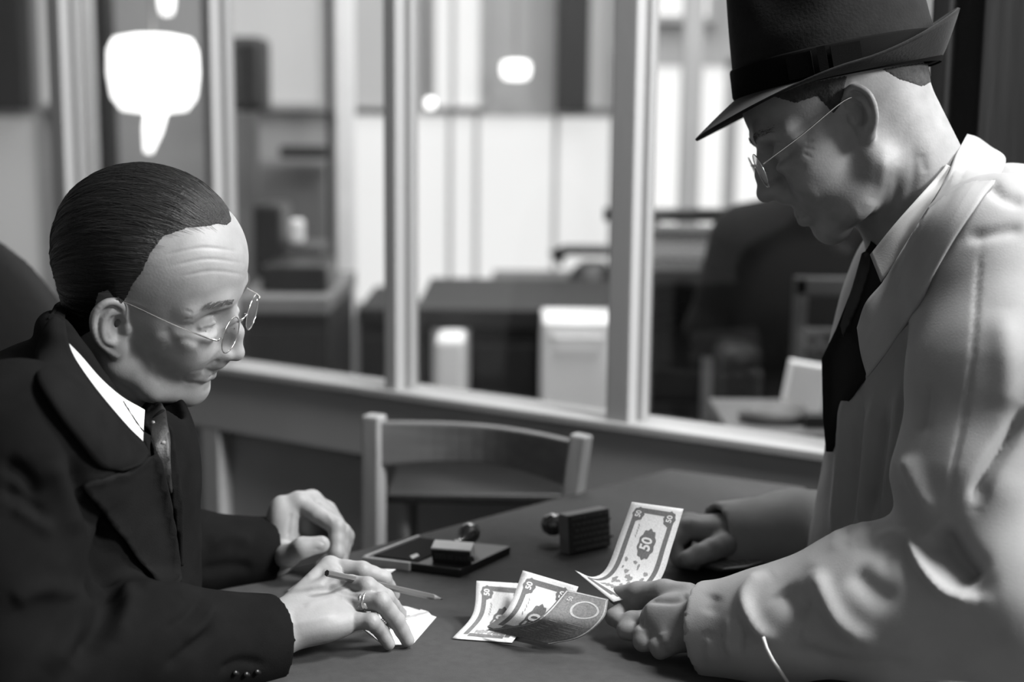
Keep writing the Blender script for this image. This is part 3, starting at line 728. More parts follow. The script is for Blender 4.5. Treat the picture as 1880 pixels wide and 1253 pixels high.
# hanging lamp
def hang_lamp(px, y, py0, py1, hw, label, cord_top=True, drop=None):
    c = at_y(px, (py0+py1)/2, y); h = (py1-py0)/FPX*y*.99; w = hw/FPX*y
    r = empty('hanging_lamp', (c[0], y, c[2]+h/2), 0, label, 'lamp')
    bm = bmesh.new(); M = Matrix.Translation(c)
    add_lathe(bm, [(w*.30, -h*.50), (w*.72, -h*.47), (w*.93, -h*.30), (w, 0), (w*.98, h*.30), (w*.85, h*.45), (w*.4, h*.5)], M, 20)
    bm_obj('lamp_shade', bm, M_glow, r, smooth=True)
    bm = bmesh.new(); add_tube(bm, [(c[0], y, c[2]+h/2), (c[0], y, 3.1)], .008, 8); bm_obj('cord', bm, M_greymetal, r)
    if drop:
        bm = bmesh.new(); a = at_y(drop[0], py1-6, y); b = at_y(drop[1], drop[2], y)
        add_tube(bm, [a, (a+b)/2, b], [.032, .028, .012], 10); bm_obj('bulb', bm, M_glow, r, smooth=True)  # glowing drop added for the streak of light below the lamp
hang_lamp(282, 4.4, 66, 205, 80, 'large glowing glass lamp hanging beyond the screen above the bareheaded man', drop=(288, 272, 280))
hang_lamp(947, 6.2, 112, 146, 26, 'small bright lamp hanging in front of the far upper windows')
hang_lamp(790, 5.4, 180, 200, 9, 'tiny bright bulb hanging beside the tall pale post in the middle pane')
hang_lamp(305, 5.6, -60, 26, 14, 'narrow bright streak shaped as lit glass at the top edge above the large lamp')  # streak of light above the large lamp, built as glowing glass

# desks of the office
def desk(name, px0, px1, pytop, y, dep, label, m, peds, th=.05, tm=None):
    a = at_y(px0, pytop, y); b = at_y(px1, pytop, y); zt = a[2]; x0, x1 = a[0], b[0]
    r = empty(name, ((x0+x1)/2, y+dep/2, 0), 0, label, 'desk')
    bm = bmesh.new(); add_box(bm, ((x0+x1)/2, y+dep/2, zt-th/2), (x1-x0, dep, th)); bm_obj('desk_top', bm, tm or m, r, bevel=.008)
    for p0, p1 in peds:
        xa, xb = at_y(p0, 600, y)[0], at_y(p1, 600, y)[0]
        if xb-xa < .09:
            bm = bmesh.new(); add_box(bm, ((xa+xb)/2, y+.06, (zt-th)/2), (xb-xa, .06, zt-th)); bm_obj('leg', bm, m, r, bevel=.004)
        else:
            pd = empty('pedestal', (0, 0, 0)); COL.objects.unlink(pd); bpy.data.objects.remove(pd)
            bm = bmesh.new(); add_box(bm, ((xa+xb)/2, y+dep/2, (zt-th)/2), (xb-xa, dep-.04, zt-th-.002)); p = bm_obj('pedestal', bm, m, r, bevel=.006)
            nd = 3; hh = (zt-th-.1)/nd
            for k in range(nd):
                bm = bmesh.new(); add_box(bm, ((xa+xb)/2, y+.012, .06+hh*(k+.5)), (xb-xa-.03, .02, hh-.015)); bm_obj('drawer', bm, m, p, bevel=.004)
    r['top'] = zt; return r
M_desktop = mat('dark_linoleum_desktop', .012, rough=.6, noise=(6, .2))
desk('office_desk', 762, 1150, 566, 4.0, .75, 'long dark desk seen through the middle pane with a pale gap below it', M_darkwood, [(764, 790), (862, 992)], tm=M_desktop, th=.06)
DK2 = desk('office_desk', 1172, 1410, 520, 3.95, .8, 'dark desk seen through the right pane with things piled on it', M_darkwood, [(1176, 1306), (1380, 1406)], th=.07)
DK3 = desk('office_desk', 430, 604, 545, 3.95, .7, 'dark desk seen through the left pane beyond the bareheaded man', M_darkwood, [(436, 600)], tm=mat('pale_desk_blotter', .18, noise=(5, .2)))
desk('office_desk', 656, 726, 566, 4.6, .6, 'dark desk end between the pale post and the middle screen post', M_darkwood, [(657, 724)])
DK5 = desk('office_desk', 900, 1130, 536, 4.95, .7, 'second dark desk standing behind the long desk in the middle pane', M_black, [(905, 960), (1080, 1125)])
DZ2, DZ3, DZ5 = [d['top']+.001 for d in (DK2, DK3, DK5)]
for d_ in [o for o in bpy.data.objects if 'top' in o.keys()]: del d_['top']
# white things near the desks
t = blk('glare_block_left', 798, 852, 624, 780, 3.78, .2, M_white, bevel=.015, z0=0); tag(t, 'white block for the glare under the long dark desk, left of its pedestal', 'bin')  # white block in place of the bright light between leg and pedestal
t = blk('glare_block', 997, 1150, 592, 800, 3.70, .28, mat('glare_block_white', .8, emit=None, noise=(4, .05)), bevel=.008, z0=0); tag(t, 'low white block for the glare under the long dark desk beside the screen post', 'cabinet')  # white block in place of the window and floor glare under the desk
bm = bmesh.new(); a = at_y(1060, 620, 3.69); add_tube(bm, [(a[0]-.06, 3.70, a[2]), (a[0]-.06, 3.68, a[2]), (a[0]+.06, 3.68, a[2]), (a[0]+.06, 3.70, a[2])], .005, 6); bm_obj('handle', bm, M_white, t)  # made-up handle on the white glare block
t = blk('cardboard_box', 1312, 1394, 562, 700, 3.70, .22, mat('pale_cardboard', .42, noise=(8, .1)), bevel=.004, z0=0); tag(t, 'pale tall box standing in front of the right desk', 'box')
# telephone and typewriter shapes
def phone(px, py, y, s, label):
    c = at_y(px, py, y); c[2] = DZ5; r = empty('telephone', c, 0, label, 'telephone'); c = Vector(c)
    bm = bmesh.new(); M = Matrix.Translation(c); add_lathe(bm, [(.10*s, 0), (.095*s, .03*s), (.06*s, .08*s), (.035*s, .10*s)], M, 20); bm_obj('base', bm, M_black, r, smooth=True)
    bm = bmesh.new(); add_tube(bm, [c+Vector((-.12*s, 0, .105*s)), c+Vector((-.09*s, 0, .135*s)), c+Vector((.09*s, 0, .135*s)), c+Vector((.12*s, 0, .105*s))], [.032*s, .018*s, .018*s, .032*s], 12); bm_obj('handset', bm, M_black, r, smooth=True)
    return r
phone(1088, 522, 4.95, 1.1, 'black desk telephone in the middle pane, just left of the thick screen post')
def typewriter(px, py, y, s, label):
    c = Vector(at_y(px, py, y)); c.z = DZ2; r = empty('typewriter', c, 0, label, 'typewriter')
    bm = bmesh.new(); add_hex(bm, [c+Vector(p)*s for p in ((-.17,-.18,0),(.17,-.18,0),(.17,.16,0),(-.17,.16,0),(-.17,-.16,.06),(.17,-.16,.06),(.15,.12,.17),(-.15,.12,.17))]); bm_obj('body', bm, M_black, r, bevel=.01)
    bm = bmesh.new(); add_tube(bm, [c+Vector((-.2*s, .08*s, .2*s)), c+Vector((.2*s, .08*s, .2*s))], .022*s, 12); bm_obj('platen', bm, M_black, r, smooth=True)
    bm = bmesh.new()
    for k in range(4):
        for j in range(9): add_box(bm, c+Vector((-.12+j*.03, -.16+k*.03, .085+k*.016))*s, (.018*s, .018*s, .008*s))
    o = bm_obj('keys', bm, M_greymetal, r); o['kind'] = 'stuff'
    return r
typewriter(1225, 522, 4.02, .9, 'dark typewriter on the right desk beside the thick screen post')
t = blk('card_index_box', 1174, 1212, 408, 458, 4.40, .1, M_black, bevel=.01, z0=at_y(1180, 464, 4.30)[2]+.001); tag(t, 'small black box perched high behind the screen post on the right desk', 'box')
t = blk('ledger_shelf', 1172, 1250, 464, 492, 4.30, .23, M_greymetal, bevel=.01, z0=DZ2); tag(t, 'grey metal tray stand carrying the small black box on the right desk', 'tray')
t = blk('desk_book', 1290, 1326, 470, 520, 4.2, .15, M_black, bevel=.01, z0=DZ2); tag(t, 'upright dark ledger on the right desk, left of the taller one', 'book')
t = blk('desk_book', 1340, 1372, 446, 520, 4.3, .2, mat('grey_buckram', .08, noise=(9, .2)), bevel=.01, z0=DZ2); tag(t, 'taller grey ledger standing on the right desk beside the dark seated figure', 'book')
t = blk('desk_tray', 478, 600, 488, 532, 4.05, .26, M_black, bevel=.01, z0=DZ3); tag(t, 'black filing tray on the left desk in front of the pale post', 'tray')
t = blk('dark_ledger_stack', 462, 516, 376, 450, 4.37, .22, M_black, bevel=.015, z0=DZ3); tag(t, 'tall dark stack of ledgers behind the left desk', 'books')
t = blk('grey_ledger_stack', 520, 592, 450, 488, 4.4, .22, mat('grey_buckram', .08), bevel=.01, z0=DZ3); tag(t, 'lower grey stack of ledgers right of the tall dark stack', 'books')
t = blk('white_paper_cup', 530, 556, 404, 440, 4.4, .06, M_white, bevel=.012, z0=at_y(550, 450, 4.4)[2]+.001); tag(t, 'small white cup on the lower grey stack of ledgers', 'cup')
t = blk('wall_shelf', 512, 600, 268, 292, 5.7, .16, M_black, bevel=.01); tag(t, 'dark blurred shelf on the wall left of the pale post', 'shelf')
t = blk('cupboard', 440, 600, 300, 620, 5.9, .4, mat('grey_cupboard_paint', .14, noise=(3, .25)), bevel=.02, z0=0); tag(t, 'grey cupboard in the depth of the office behind the left desk', 'cupboard')
t = blk('waste_paper_basket', 1330, 1400, 640, 760, 3.4, .22, mat('wicker_dark', .010, noise=(20, .5, (1, 1, 5))), bevel=.03, z0=0); tag(t, 'dark waste basket below the pale box in the right pane', 'basket')

# wooden office chair beyond the screen with a dark-coated clerk on it
def at_d(px, py, d): return Vector(W(px, py, d))
r = E('office_chair', 1500, 3.35, 0, 'pale wooden chair back seen through the right pane behind the dark clerk', 'chair')
cx0, cx1 = at_y(1458, 520, 3.3)[0], at_y(1590, 520, 3.3)[0]; zt = at_y(1500, 508, 3.3)[2]; zm = at_y(1500, 602, 3.3)[2]
M_chairwood = mat('varnished_chair_wood', .05, rough=.4, noise=(8, .2, (1, 1, 6)))
for nm, lo, hi in (('top_rail', (cx0, 3.28, zt-.045), (cx1, 3.31, zt)), ('middle_rail', (cx0+.03, 3.28, zm-.02), (cx1-.03, 3.31, zm)), ('seat', (cx0, 3.30, .42), (cx1, 3.72, .46)),
                   ('leg', (cx0, 3.28, 0), (cx0+.03, 3.315, zt)), ('leg', (cx1-.03, 3.28, 0), (cx1, 3.315, zt)), ('leg', (cx0, 3.69, 0), (cx0+.035, 3.72, .42)), ('leg', (cx1-.035, 3.69, 0), (cx1, 3.72, .42))):
    bm = bmesh.new(); add_box(bm, [(a+b)/2 for a, b in zip(lo, hi)], [b-a for a, b in zip(lo, hi)]); bm_obj(nm, bm, M_chairwood, r, bevel=.006)
for k in range(3):
    bm = bmesh.new(); x = cx0+.03+(cx1-cx0-.06)*(k+.5)/3; add_tube(bm, [(x-.022, 3.295, zm-.02), (x-.016, 3.295, zm-.04), (x, 3.295, zm-.048), (x+.016, 3.295, zm-.04), (x+.022, 3.295, zm-.02)], .006, 6); bm_obj('arch', bm, M_chairwood, r)
xc = (cx0+cx1)/2
v = Vol((xc-.34, 3.28, .40), (xc+.34, 4.05, 1.42), .009)
v.ell((xc, 3.60, .78), (.19, .12, .30), .05); v.ell((xc, 3.60, .55), (.19, .15, .13), .05)
v.chain([(xc-.17, 3.60, 1.0), (xc-.235, 3.64, .76), (xc-.13, 3.90, .68)], [.075, .055, .045], .04); v.chain([(xc+.17, 3.60, 1.0), (xc+.235, 3.64, .76), (xc+.13, 3.90, .68)], [.075, .055, .045], .04)
v.chain([(xc-.15, 3.6, 1.03), (xc, 3.6, 1.07), (xc+.15, 3.6, 1.03)], .065, .04)
v.chain([(xc-.09, 3.62, .52), (xc-.1, 3.98, .54)], .075, .03); v.chain([(xc+.09, 3.62, .52), (xc+.1, 3.98, .54)], .075, .03)
p = empty('person', (xc, 3.6, .46), 0, 'clerk in a black jacket seated with their back to us beyond the right pane', 'person')
V, Q = v.mesh(2); mesh_np('jacket', V, Q, M_dark, p)
v = Vol((xc-.13, 3.44, 1.02), (xc+.13, 3.78, 1.40), .007)
v.ell((xc, 3.61, 1.26), (.073, .092, .105), .02); v.chain([(xc, 3.60, 1.20), (xc, 3.60, 1.06)], [.05, .058], .02); v.ell((xc, 3.70, 1.235), (.012, .016, .014), .01)
for s in (-1, 1): v.ell((xc+s*.076, 3.605, 1.245), (.008, .016, .028), .004); v.ell((xc+s*.16, 3.95, .69), (.035, .05, .025), .01)
V, Q = v.mesh(2); mesh_np('body', V, Q, M_skin2, p)
v = Vol((xc-.13, 3.44, 1.12), (xc+.13, 3.78, 1.42), .007); v.ell((xc, 3.595, 1.275), (.080, .090, .105), .01); v.plane((xc, 3.65, 1.24), (0, .75, -.6), (xc-.2, 3.4, 1.0), (xc+.2, 3.8, 1.5))
V, Q = v.mesh(2); mesh_np('hair', V, Q, M_hair, p)
v = Vol((xc-.2, 3.55, -.02), (xc+.2, 4.2, .58), .009)
for s in (-1, 1): v.chain([(xc+s*.1, 3.94, .53), (xc+s*.1, 3.99, .46), (xc+s*.1, 3.95, .10)], [.07, .066, .05], .02); v.ell((xc+s*.1, 4.0, .045), (.045, .12, .042), .01)
V, Q = v.mesh(2); mesh_np('trousers', V, Q, M_dark, p)

# low table just beyond the right pane with papers on it
a = at_y(1345, 790, 2.72); b = at_y(1640, 790, 2.72); zt = .70
r = empty('side_table', ((a[0]+b[0])/2, 2.9, 0), 0, 'low pale table beyond the right pane, close behind the sill', 'table')
bm = bmesh.new(); add_box(bm, ((a[0]+b[0])/2, 2.90, zt-.015), (b[0]-a[0], .34, .03)); bm_obj('tabletop', bm, mat('pale_tabletop', .16, noise=(8, .2)), r, bevel=.004)
for x in (a[0]+.03, b[0]-.03):
    for y in (2.76, 3.04): bm = bmesh.new(); add_box(bm, (x, y, (zt-.03)/2), (.035, .035, zt-.03)); bm_obj('leg', bm, M_darkwood, r, bevel=.003)
c = at_y(1476, 740, 2.95); bm = bmesh.new(); add_box(bm, (c[0], 2.95, zt+.052), (.078, .05, .10), Matrix.Rotation(math.radians(9), 3, 'Y')); t = bm_obj('paper_block', bm, M_white, bevel=.003)
tag(t, 'white block of papers standing tilted on the low table beyond the right pane', 'papers')
c = at_y(1420, 780, 2.84); v = Vol((c[0]-.11, 2.74, zt-.01), (c[0]+.11, 2.94, zt+.08), .005)
v.ell((c[0], 2.84, zt+.012), (.075, .05, .020), .01); v.ell((c[0]+.03, 2.85, zt+.024), (.035, .035, .018), .01); v.ell((c[0]-.035, 2.83, zt+.018), (.030, .03, .016), .01); v.plane((c[0], 2.84, zt+.0005), (0, 0, -1), (c[0]-.2, 2.6, zt-.1), (c[0]+.2, 3.1, zt+.2))
V, Q = v.mesh(1); t = mesh_np('folded_cloth', V, Q, mat('grey_cloth', .16, bump=(90, .3))); tag(t, 'crumpled grey cloth on the low table beyond the right pane', 'cloth')
c = at_y(1496, 800, 2.80); bm = bmesh.new(); add_box(bm, (c[0], 2.79, zt+.0135), (.055, .04, .026)); t = bm_obj('black_case', bm, M_black, bevel=.003); tag(t, 'small black case on the low table in front of the papers', 'case')

# ------------------------------------------------------------------ the glazed partition
pd_ = np.array([.843, -.538, 0]); pd_ /= np.linalg.norm(pd_); pn = np.array([-pd_[1]*-1, 0, 0]); pn = np.array([pd_[1], -pd_[0], 0])  # pn faces the camera side
PA = np.array([-.554, 2.915, 0])
def part_s(px, py, off=0.0):
    n = -pn; r = ray(px, py); o = PA+pn*off; t = ((o-cC)@n)/(r@n); p = cC+r*t; return float((p-o)@pd_), float(p[2])
RP = Matrix([[pd_[i], pn[i], (0, 0, 1)[i]] for i in range(3)])
def pbox(bm, s0, s1, n0, n1, z0, z1):
    c = PA+pd_*(s0+s1)/2+pn*(n0+n1)/2; c[2] = (z0+z1)/2; add_box(bm, c, (s1-s0, n1-n0, z1-z0), RP)
ZR, ZB, TOPZ = .79, .655, 2.35
face = .045
posts = []      # (s0, s1) from the dark front face of each post
for a, b, py in ((93, 117, 250), (372, 390, 220), (704, 727, 400), (1119, 1163, 400)):
    posts.append((part_s(a, py, face)[0], part_s(b, py, face)[0]))
sE = part_s(1716, 200, face)[0]
S0 = part_s(-330, 300, 0)[0]
posts = [(S0, S0+.04)]+posts
posts = posts[:1]+posts[1:]
for i, (a, b) in enumerate(posts):
    bm = bmesh.new(); pbox(bm, a, b, -.004, face, ZR-.001, TOPZ); pbox(bm, a-.012, b+.012, -.010, .016, ZR-.001, TOPZ)
    struct('trim_%d' % (10+i), bm, M_paint, bevel=.003)
bm = bmesh.new(); pbox(bm, S0, sE, -.03, face, ZB, ZR); pbox(bm, S0, sE, -.04, face+.012, ZR-.012, ZR+.004); struct('trim_20', bm, M_paint, bevel=.003)
bm = bmesh.new(); pbox(bm, S0, sE, -.03, face, TOPZ, TOPZ+.12); struct('trim_21', bm, M_paint, bevel=.003)
bm = bmesh.new(); pbox(bm, S0, sE, -.02, .010, .10, ZB+.001); struct('trim_22', bm, M_panel)
bm = bmesh.new(); pbox(bm, S0, sE, -.03, face, 0, .10); struct('baseboard_partition', bm, M_paint, bevel=.003)
for i, (a, b) in enumerate(((370, 402), (1096, 1224))):          # lower stiles
    s0, s1 = part_s(a, 860, face)[0], part_s(b, 860, face)[0]
    bm = bmesh.new(); pbox(bm, s0, s1, 0, face-.001, .10, ZB+.002); struct('trim_%d' % (30+i), bm, M_paint, bevel=.003)
edges = posts+[(sE, sE+.1)]
for i in range(len(edges)-1):
    bm = bmesh.new(); pbox(bm, edges[i][1]-.004, edges[i+1][0]+.004, -.001, .003, ZR-.004, TOPZ+.01); o = struct('pane', bm, G); o.name = 'window_%d' % (20+i)
bm = bmesh.new(); pbox(bm, S0, sE, -.03, .02, TOPZ+.12, 3.1); struct('wall_partition', bm, M_plaster)
# boarded end of the partition, behind the man in the hat
s1 = part_s(1794, 200, face)[0]
bm = bmesh.new(); pbox(bm, sE, s1, -.03, face-.02, 0, 3.1); struct('trim_40', bm, M_darkwood)
bm = bmesh.new(); pbox(bm, sE-.01, sE+.02, -.03, face+.01, 0, 3.1); struct('trim_41', bm, M_darkwood, bevel=.004)
dr = bmesh.new(); pbox(dr, s1, s1+1.6, -.03, face-.006, 0, 3.1); dw = struct('wall_boarded', dr, M_brownwood)
for k in range(12):
    a = s1+.004+k*.13; bm = bmesh.new(); pbox(bm, a, a+.126, face-.007, face+.012, .02, 3.08); bm_obj('board', bm, M_brownwood, dw, bevel=.003)

# ------------------------------------------------------------------ right wall window that lights the table
bm = bmesh.new()
for lo, hi in (((2.66, .1, .9), (2.72, 1.6, .98)), ((2.66, .1, 2.5), (2.72, 1.6, 2.58)), ((2.66, .1, .9), (2.72, .18, 2.58)), ((2.66, 1.52, .9), (2.72, 1.6, 2.58)), ((2.66, .82, .9), (2.70, .88, 2.58))):
    add_box(bm, [(a+b)/2 for a, b in zip(lo, hi)], [b-a for a, b in zip(lo, hi)])
o = struct('window_30', bm, M_white); bm = bmesh.new(); add_box(bm, (2.695, .85, 1.74), (.008, 1.42, 1.6)); bm_obj('pane', bm, M_sky, o)
# ------------------------------------------------------------------ table
M_table = mat('grey_linoleum_tabletop', .052, rough=.75, spec=.10, noise=(90, .10), bump=(700, .12))
M_tablewood = mat('table_edge_wood', .09, rough=.5, noise=(12, .2, (1, 1, 6)))
eA, eK = Wz(350, 1092, TZ), Wz(1230, 862, TZ)
tp = [tuple(eA[:2]), tuple(eK[:2]), (.455, 2.135), (.325, .90), (-.10, .90)]
tb = empty('desk_table', (0, 1.4, 0), 0, 'large grey topped table between the two men with money and stamps on it', 'table')
def prism(bm, pts, z0, z1):
    a = [bm.verts.new((x, y, z0)) for x, y in pts]; b = [bm.verts.new((x, y, z1)) for x, y in pts]; n = len(pts)
    bm.faces.new(a); bm.faces.new(b[::-1])
    for i in range(n): bm.faces.new((a[i], b[i], b[(i+1) % n], a[(i+1) % n]))
bm = bmesh.new(); prism(bm, tp, TZ-.004, TZ); bm_obj('tabletop', bm, M_table, tb)
bm = bmesh.new(); prism(bm, tp, TZ-.035, TZ-.0041); bm_obj('edge_board', bm, M_tablewood, tb, bevel=.003)
for x, y in ((-.33, 1.58), (.22, 2.13), (.37, 2.02), (.27, 1.0), (-.05, 1.0)):
    bm = bmesh.new(); add_box(bm, (x, y, (TZ-.036)/2), (.05, .05, TZ-.036)); bm_obj('leg', bm, M_tablewood, tb, bevel=.004)

# ------------------------------------------------------------------ chair between table and partition
M_oak = mat('waxed_oak', .26, rough=.4, spec=.45, noise=(9, .2, (6, 6, .6)), bump=(20, .15, (6, 6, .6)))
M_oakdark = mat('waxed_oak_dark_stain', .11, rough=.4, spec=.45, noise=(9, .2, (.6, 6, 6)))
L0 = Vector(W(687, 762, 2.30)); R0 = Vector(W(1063, 798, 2.15))
dch = empty('dining_chair', ((L0.x+R0.x)/2, (L0.y+R0.y)/2, 0), 0, 'wooden chair with a curved back slat pushed to the far table edge', 'chair')
Lb = Vector((L0.x-.005, L0.y-.02, 0)); Rb = Vector((R0.x-.10, R0.y-.03, 0))
ax = (R0-L0); ax.z = 0; wdt = ax.length; ax.normalize(); fw = Vector((ax.y, -ax.x, 0))   # forward, towards the table
Rm = Matrix([[ax[i], fw[i], (0, 0, 1)[i]] for i in range(3)])
def bar(name, a, b, w_, d_, m, parent, bevel=.004):
    a, b = Vector(a), Vector(b); z = (b-a).normalized(); x = ax-z*ax.dot(z); x.normalize(); y = z.cross(x)
    bm = bmesh.new(); add_box(bm, (a+b)/2, (w_, d_, (b-a).length), Matrix([[x[i], y[i], z[i]] for i in range(3)])); return bm_obj(name, bm, m, parent, bevel=bevel)
bar('leg', Lb, L0, .032, .030, M_oak, dch); bar('leg', Rb, R0+Vector((.004, 0, 0)), .028, .030, M_oak, dch)
for a in (Lb, Rb): bar('leg', a+fw*.34, a+fw*.34+Vector((0, 0, .42)), .036, .036, M_oak, dch)
bm = bmesh.new(); add_box(bm, (Lb+Rb)/2+fw*.19+Vector((0, 0, .435)), (wdt+.03, .42, .03), Rm); bm_obj('seat', bm, M_oak, dch, bevel=.01)
bm = bmesh.new(); n = 16; rows = []
for i in range(n+1):
    t = i/n; p = L0.lerp(R0, .02+.96*t); bow = -.045*math.sin(math.pi*t)
    top = -.010+.0*t; bot = -.085+.012*math.sin(math.pi*t)
    rows.append([bm.verts.new(p+fw*(bow+dd)+Vector((0, 0, zz))) for dd, zz in ((-.009, bot), (-.009, top), (.009, top), (.009, bot))])
for a, b in zip(rows, rows[1:]):
    for k in range(4): bm.faces.new((a[k], a[(k+1) % 4], b[(k+1) % 4], b[k]))
bm.faces.new(rows[0]); bm.faces.new(rows[-1][::-1]); bm_obj('back_slat', bm, M_oakdark, dch, smooth=False, bevel=.004)
bar('stretcher', Lb+Vector((0, 0, .22)), Lb+fw*.34+Vector((0, 0, .22)), .02, .03, M_oak, dch)
bar('stretcher', Rb+Vector((0, 0, .22)), Rb+fw*.34+Vector((0, 0, .22)), .02, .03, M_oak, dch)
# second chair half hidden beside it: only one post shows
c2 = Vector(W(741, 905, 2.45)); r2 = empty('stool', (c2.x, c2.y, 0), 0, 'stool behind the dining chair, one slim leg showing above the table edge', 'stool')
bar('leg', (c2.x, c2.y, 0), c2, .018, .018, M_oak, r2)
for dx, dy in ((-.0, .2), (.26, .16), (.24, -.03)): bar('leg', (c2.x+dx, c2.y+dy, 0), (c2.x+dx, c2.y+dy, c2.z-.01), .018, .018, M_oakdark, r2)
bm = bmesh.new(); add_box(bm, (c2.x+.125, c2.y+.085, c2.z+.004), (.30, .28, .018)); bm_obj('seat', bm, M_black, r2, bevel=.006)

# dark rounded armchair back behind the bareheaded man
M_leather = mat('dark_leather', .009, rough=.7, spec=.15, bump=(80, .3))
c = Vector(W(-135, 632, 2.05)); r = empty('armchair', (c.x, c.y+.2, 0), 0, 'dark armchair with a rounded back behind the bareheaded man at the left edge', 'armchair')
v = Vol((c.x-.40, c.y-.2, .1), (c.x+.40, c.y+.65, 1.25), .010)
v.ell((c.x, c.y+.02, c.z-.12), (.235, .055, .30), .04); v.ell((c.x, c.y+.02, .62), (.27, .07, .28), .06)
V, Q = v.mesh(2); mesh_np('backrest', V, Q, M_leather, r)
bm = bmesh.new(); add_box(bm, (c.x, c.y+.33, .42), (.52, .50, .12)); bm_obj('seat', bm, M_leather, r, bevel=.03)
for dx in (-.22, .22):
    for dy in (.04, .52): bm = bmesh.new(); add_box(bm, (c.x+dx, c.y+dy, .18), (.04, .04, .36)); bm_obj('leg', bm, M_darkwood, r)

def plain_chair(x, y, face_x, label):
    r = empty('side_chair', (x, y, 0), 0, label, 'chair')
    bm = bmesh.new(); add_box(bm, (x, y, .415), (.42, .42, .03)); bm_obj('seat', bm, M_darkwood, r, bevel=.01)
    for dx in (-.19, .19):
        for dy in (-.19, .19):
            back = dx*face_x < 0; bm = bmesh.new(); add_box(bm, (x+dx, y+dy, .2 if not back else .45), (.036, .036, .4 if not back else .9)); bm_obj('leg', bm, M_darkwood, r, bevel=.004)
    bm = bmesh.new(); add_box(bm, (x-face_x*.19, y, .82), (.02, .345, .12)); bm_obj('back_slat', bm, M_darkwood, r, bevel=.004)
# ------------------------------------------------------------------ the bareheaded man
P1 = empty('person', (-.50, 1.52, .43), 0, 'bareheaded man in a dark suit and spectacles, seated left, counting money', 'person')
plain_chair(-.60, 1.52, 1, 'dark wooden chair under the bareheaded man')
def join_mesh(*VQ):
    Vs, Qs, o = [], [], 0
    for V, Q in VQ: Vs.append(V); Qs.append(Q+o); o += len(V)
    return np.concatenate(Vs), np.concatenate(Qs)
def open_end(V, Q, c, n):
    """drop the part of the surface beyond plane (c, n) and return the ordered open edge"""
    d = (V-c)@n; K = (d[Q] < 0).all(1); q = Q[K]
    # keep the largest piece only
    used = np.unique(q); mp = np.full(len(V), -1); mp[used] = np.arange(len(used)); V = V[used]; q = mp[q]
    lab = np.arange(len(V))
    while True:
        m = lab[q].min(1); new = lab.copy(); np.minimum.at(new, q.ravel(), np.repeat(m, 4)); new = new[new]
        if (new == lab).all(): break
        lab = new
    big = np.bincount(lab).argmax(); kq = lab[q[:, 0]] == big; q = q[kq]
    used = np.unique(q); mp = np.full(len(V), -1); mp[used] = np.arange(len(used)); V = V[used]; q = mp[q]
    E = {}
    ed = set()
    for f in q[((V[q]-c)@n > -.006).any(1)]:
        for i in range(4): ed.add((int(f[i]), int(f[(i+1) % 4])))
    nxt = {b: a for a, b in ed if (b, a) not in ed and abs((V[a]-c)@n) < .005 and abs((V[b]-c)@n) < .005}
    best = []
    seen = set()
    for s0 in list(nxt):
        if s0 in seen: continue
        L = [s0]; seen.add(s0)
        while nxt.get(L[-1]) is not None and nxt[L[-1]] not in seen: L.append(nxt[L[-1]]); seen.add(L[-1])
        if len(L) > len(best): best = L
    return V, q, best
def one_body(head, hn, hf, pose, neck, chest, arms):
    """head, trunk core, arms and hands as one connected surface; the parts between neck and wrists lie inside the clothes"""
    neck = np.array(neck); chest = np.array(chest); Vs = []; Qs = []; Ts = []; off = 0
    core = 0
    n = chest-neck; n = n/np.linalg.norm(n)
    hub = chest+n*.05
    pieces = [(head, neck+n*.02, n, [neck+n*.09, chest-n*.02, chest+n*.02], [.9, .9, .6])]
    for (V, Q), (w, f, path) in zip((hn, hf), arms):
        w, f = np.array(w), np.array(f); d = (f-w)/np.linalg.norm(f-w); pieces.append(((V, Q), w+d*.012, d, [np.array(path[0]), np.array(path[1]), (np.array(path[1])+chest)/2], [.62, .62, .62]))
    Vs.append(np.array([hub])); off = 1
    for (V, Q), c, nn, path, sc in pieces:
        V, q, L = open_end(V, Q, c, nn); Vs.append(V); Qs.append(q+off); loop = np.array(L)
        base = V[loop]; cen = base.mean(0); rel = base-cen; prev = loop+off; o2 = off+len(V); d0 = Vector(nn); pc = cen; N = len(loop)
        extra = []
        for p, s in zip(path, sc):
            p = np.array(p); d = Vector(p-pc).normalized(); R_ = np.array(d0.rotation_difference(d).to_matrix()); ring = p+(rel@R_.T)*s; ids = np.arange(N)+o2; extra.append(ring)
            Qs.append(np.stack([prev, np.roll(prev, -1), np.roll(ids, -1), ids], 1)); prev = ids; o2 += N; pc = p
        Ts.append(np.stack([prev, np.roll(prev, -1), np.zeros(N, int)], 1))
        Vs += extra; off = o2
    V = np.concatenate(Vs); Q = np.concatenate(Qs); T_ = np.concatenate(Ts)
    return V, Q, T_
H1 = sculpt(V1, Q1, FACE1); H2 = sculpt(V2, Q2, FACE2)
mesh_np('body', *one_body((H1, Q1), (HN_V, HN_Q), (HF_V, HF_Q), POSE1, nb, ch, [(HN_W, HN_F, [En, Sn]), (HF_W, HF_F, [Ef, Sf])]), M_skin, P1)
mesh_np('suit_jacket', JV, JQ, M_suit, P1)
bj = bvh_of((JV, JQ)); bjn = bvh_of((JV, JQ), (H1, Q1))
loft('shirt', [[(126, 630, 1.44), (150, 655, 1.44), (184, 694, 1.44), (222, 727, 1.44), (266, 753, 1.45)], [(127, 646, 1.44), (156, 698, 1.44), (196, 750, 1.44), (232, 796, 1.445), (262, 826, 1.45)]], M_shirt, P1, bjn, .009, .002, smooth=4)
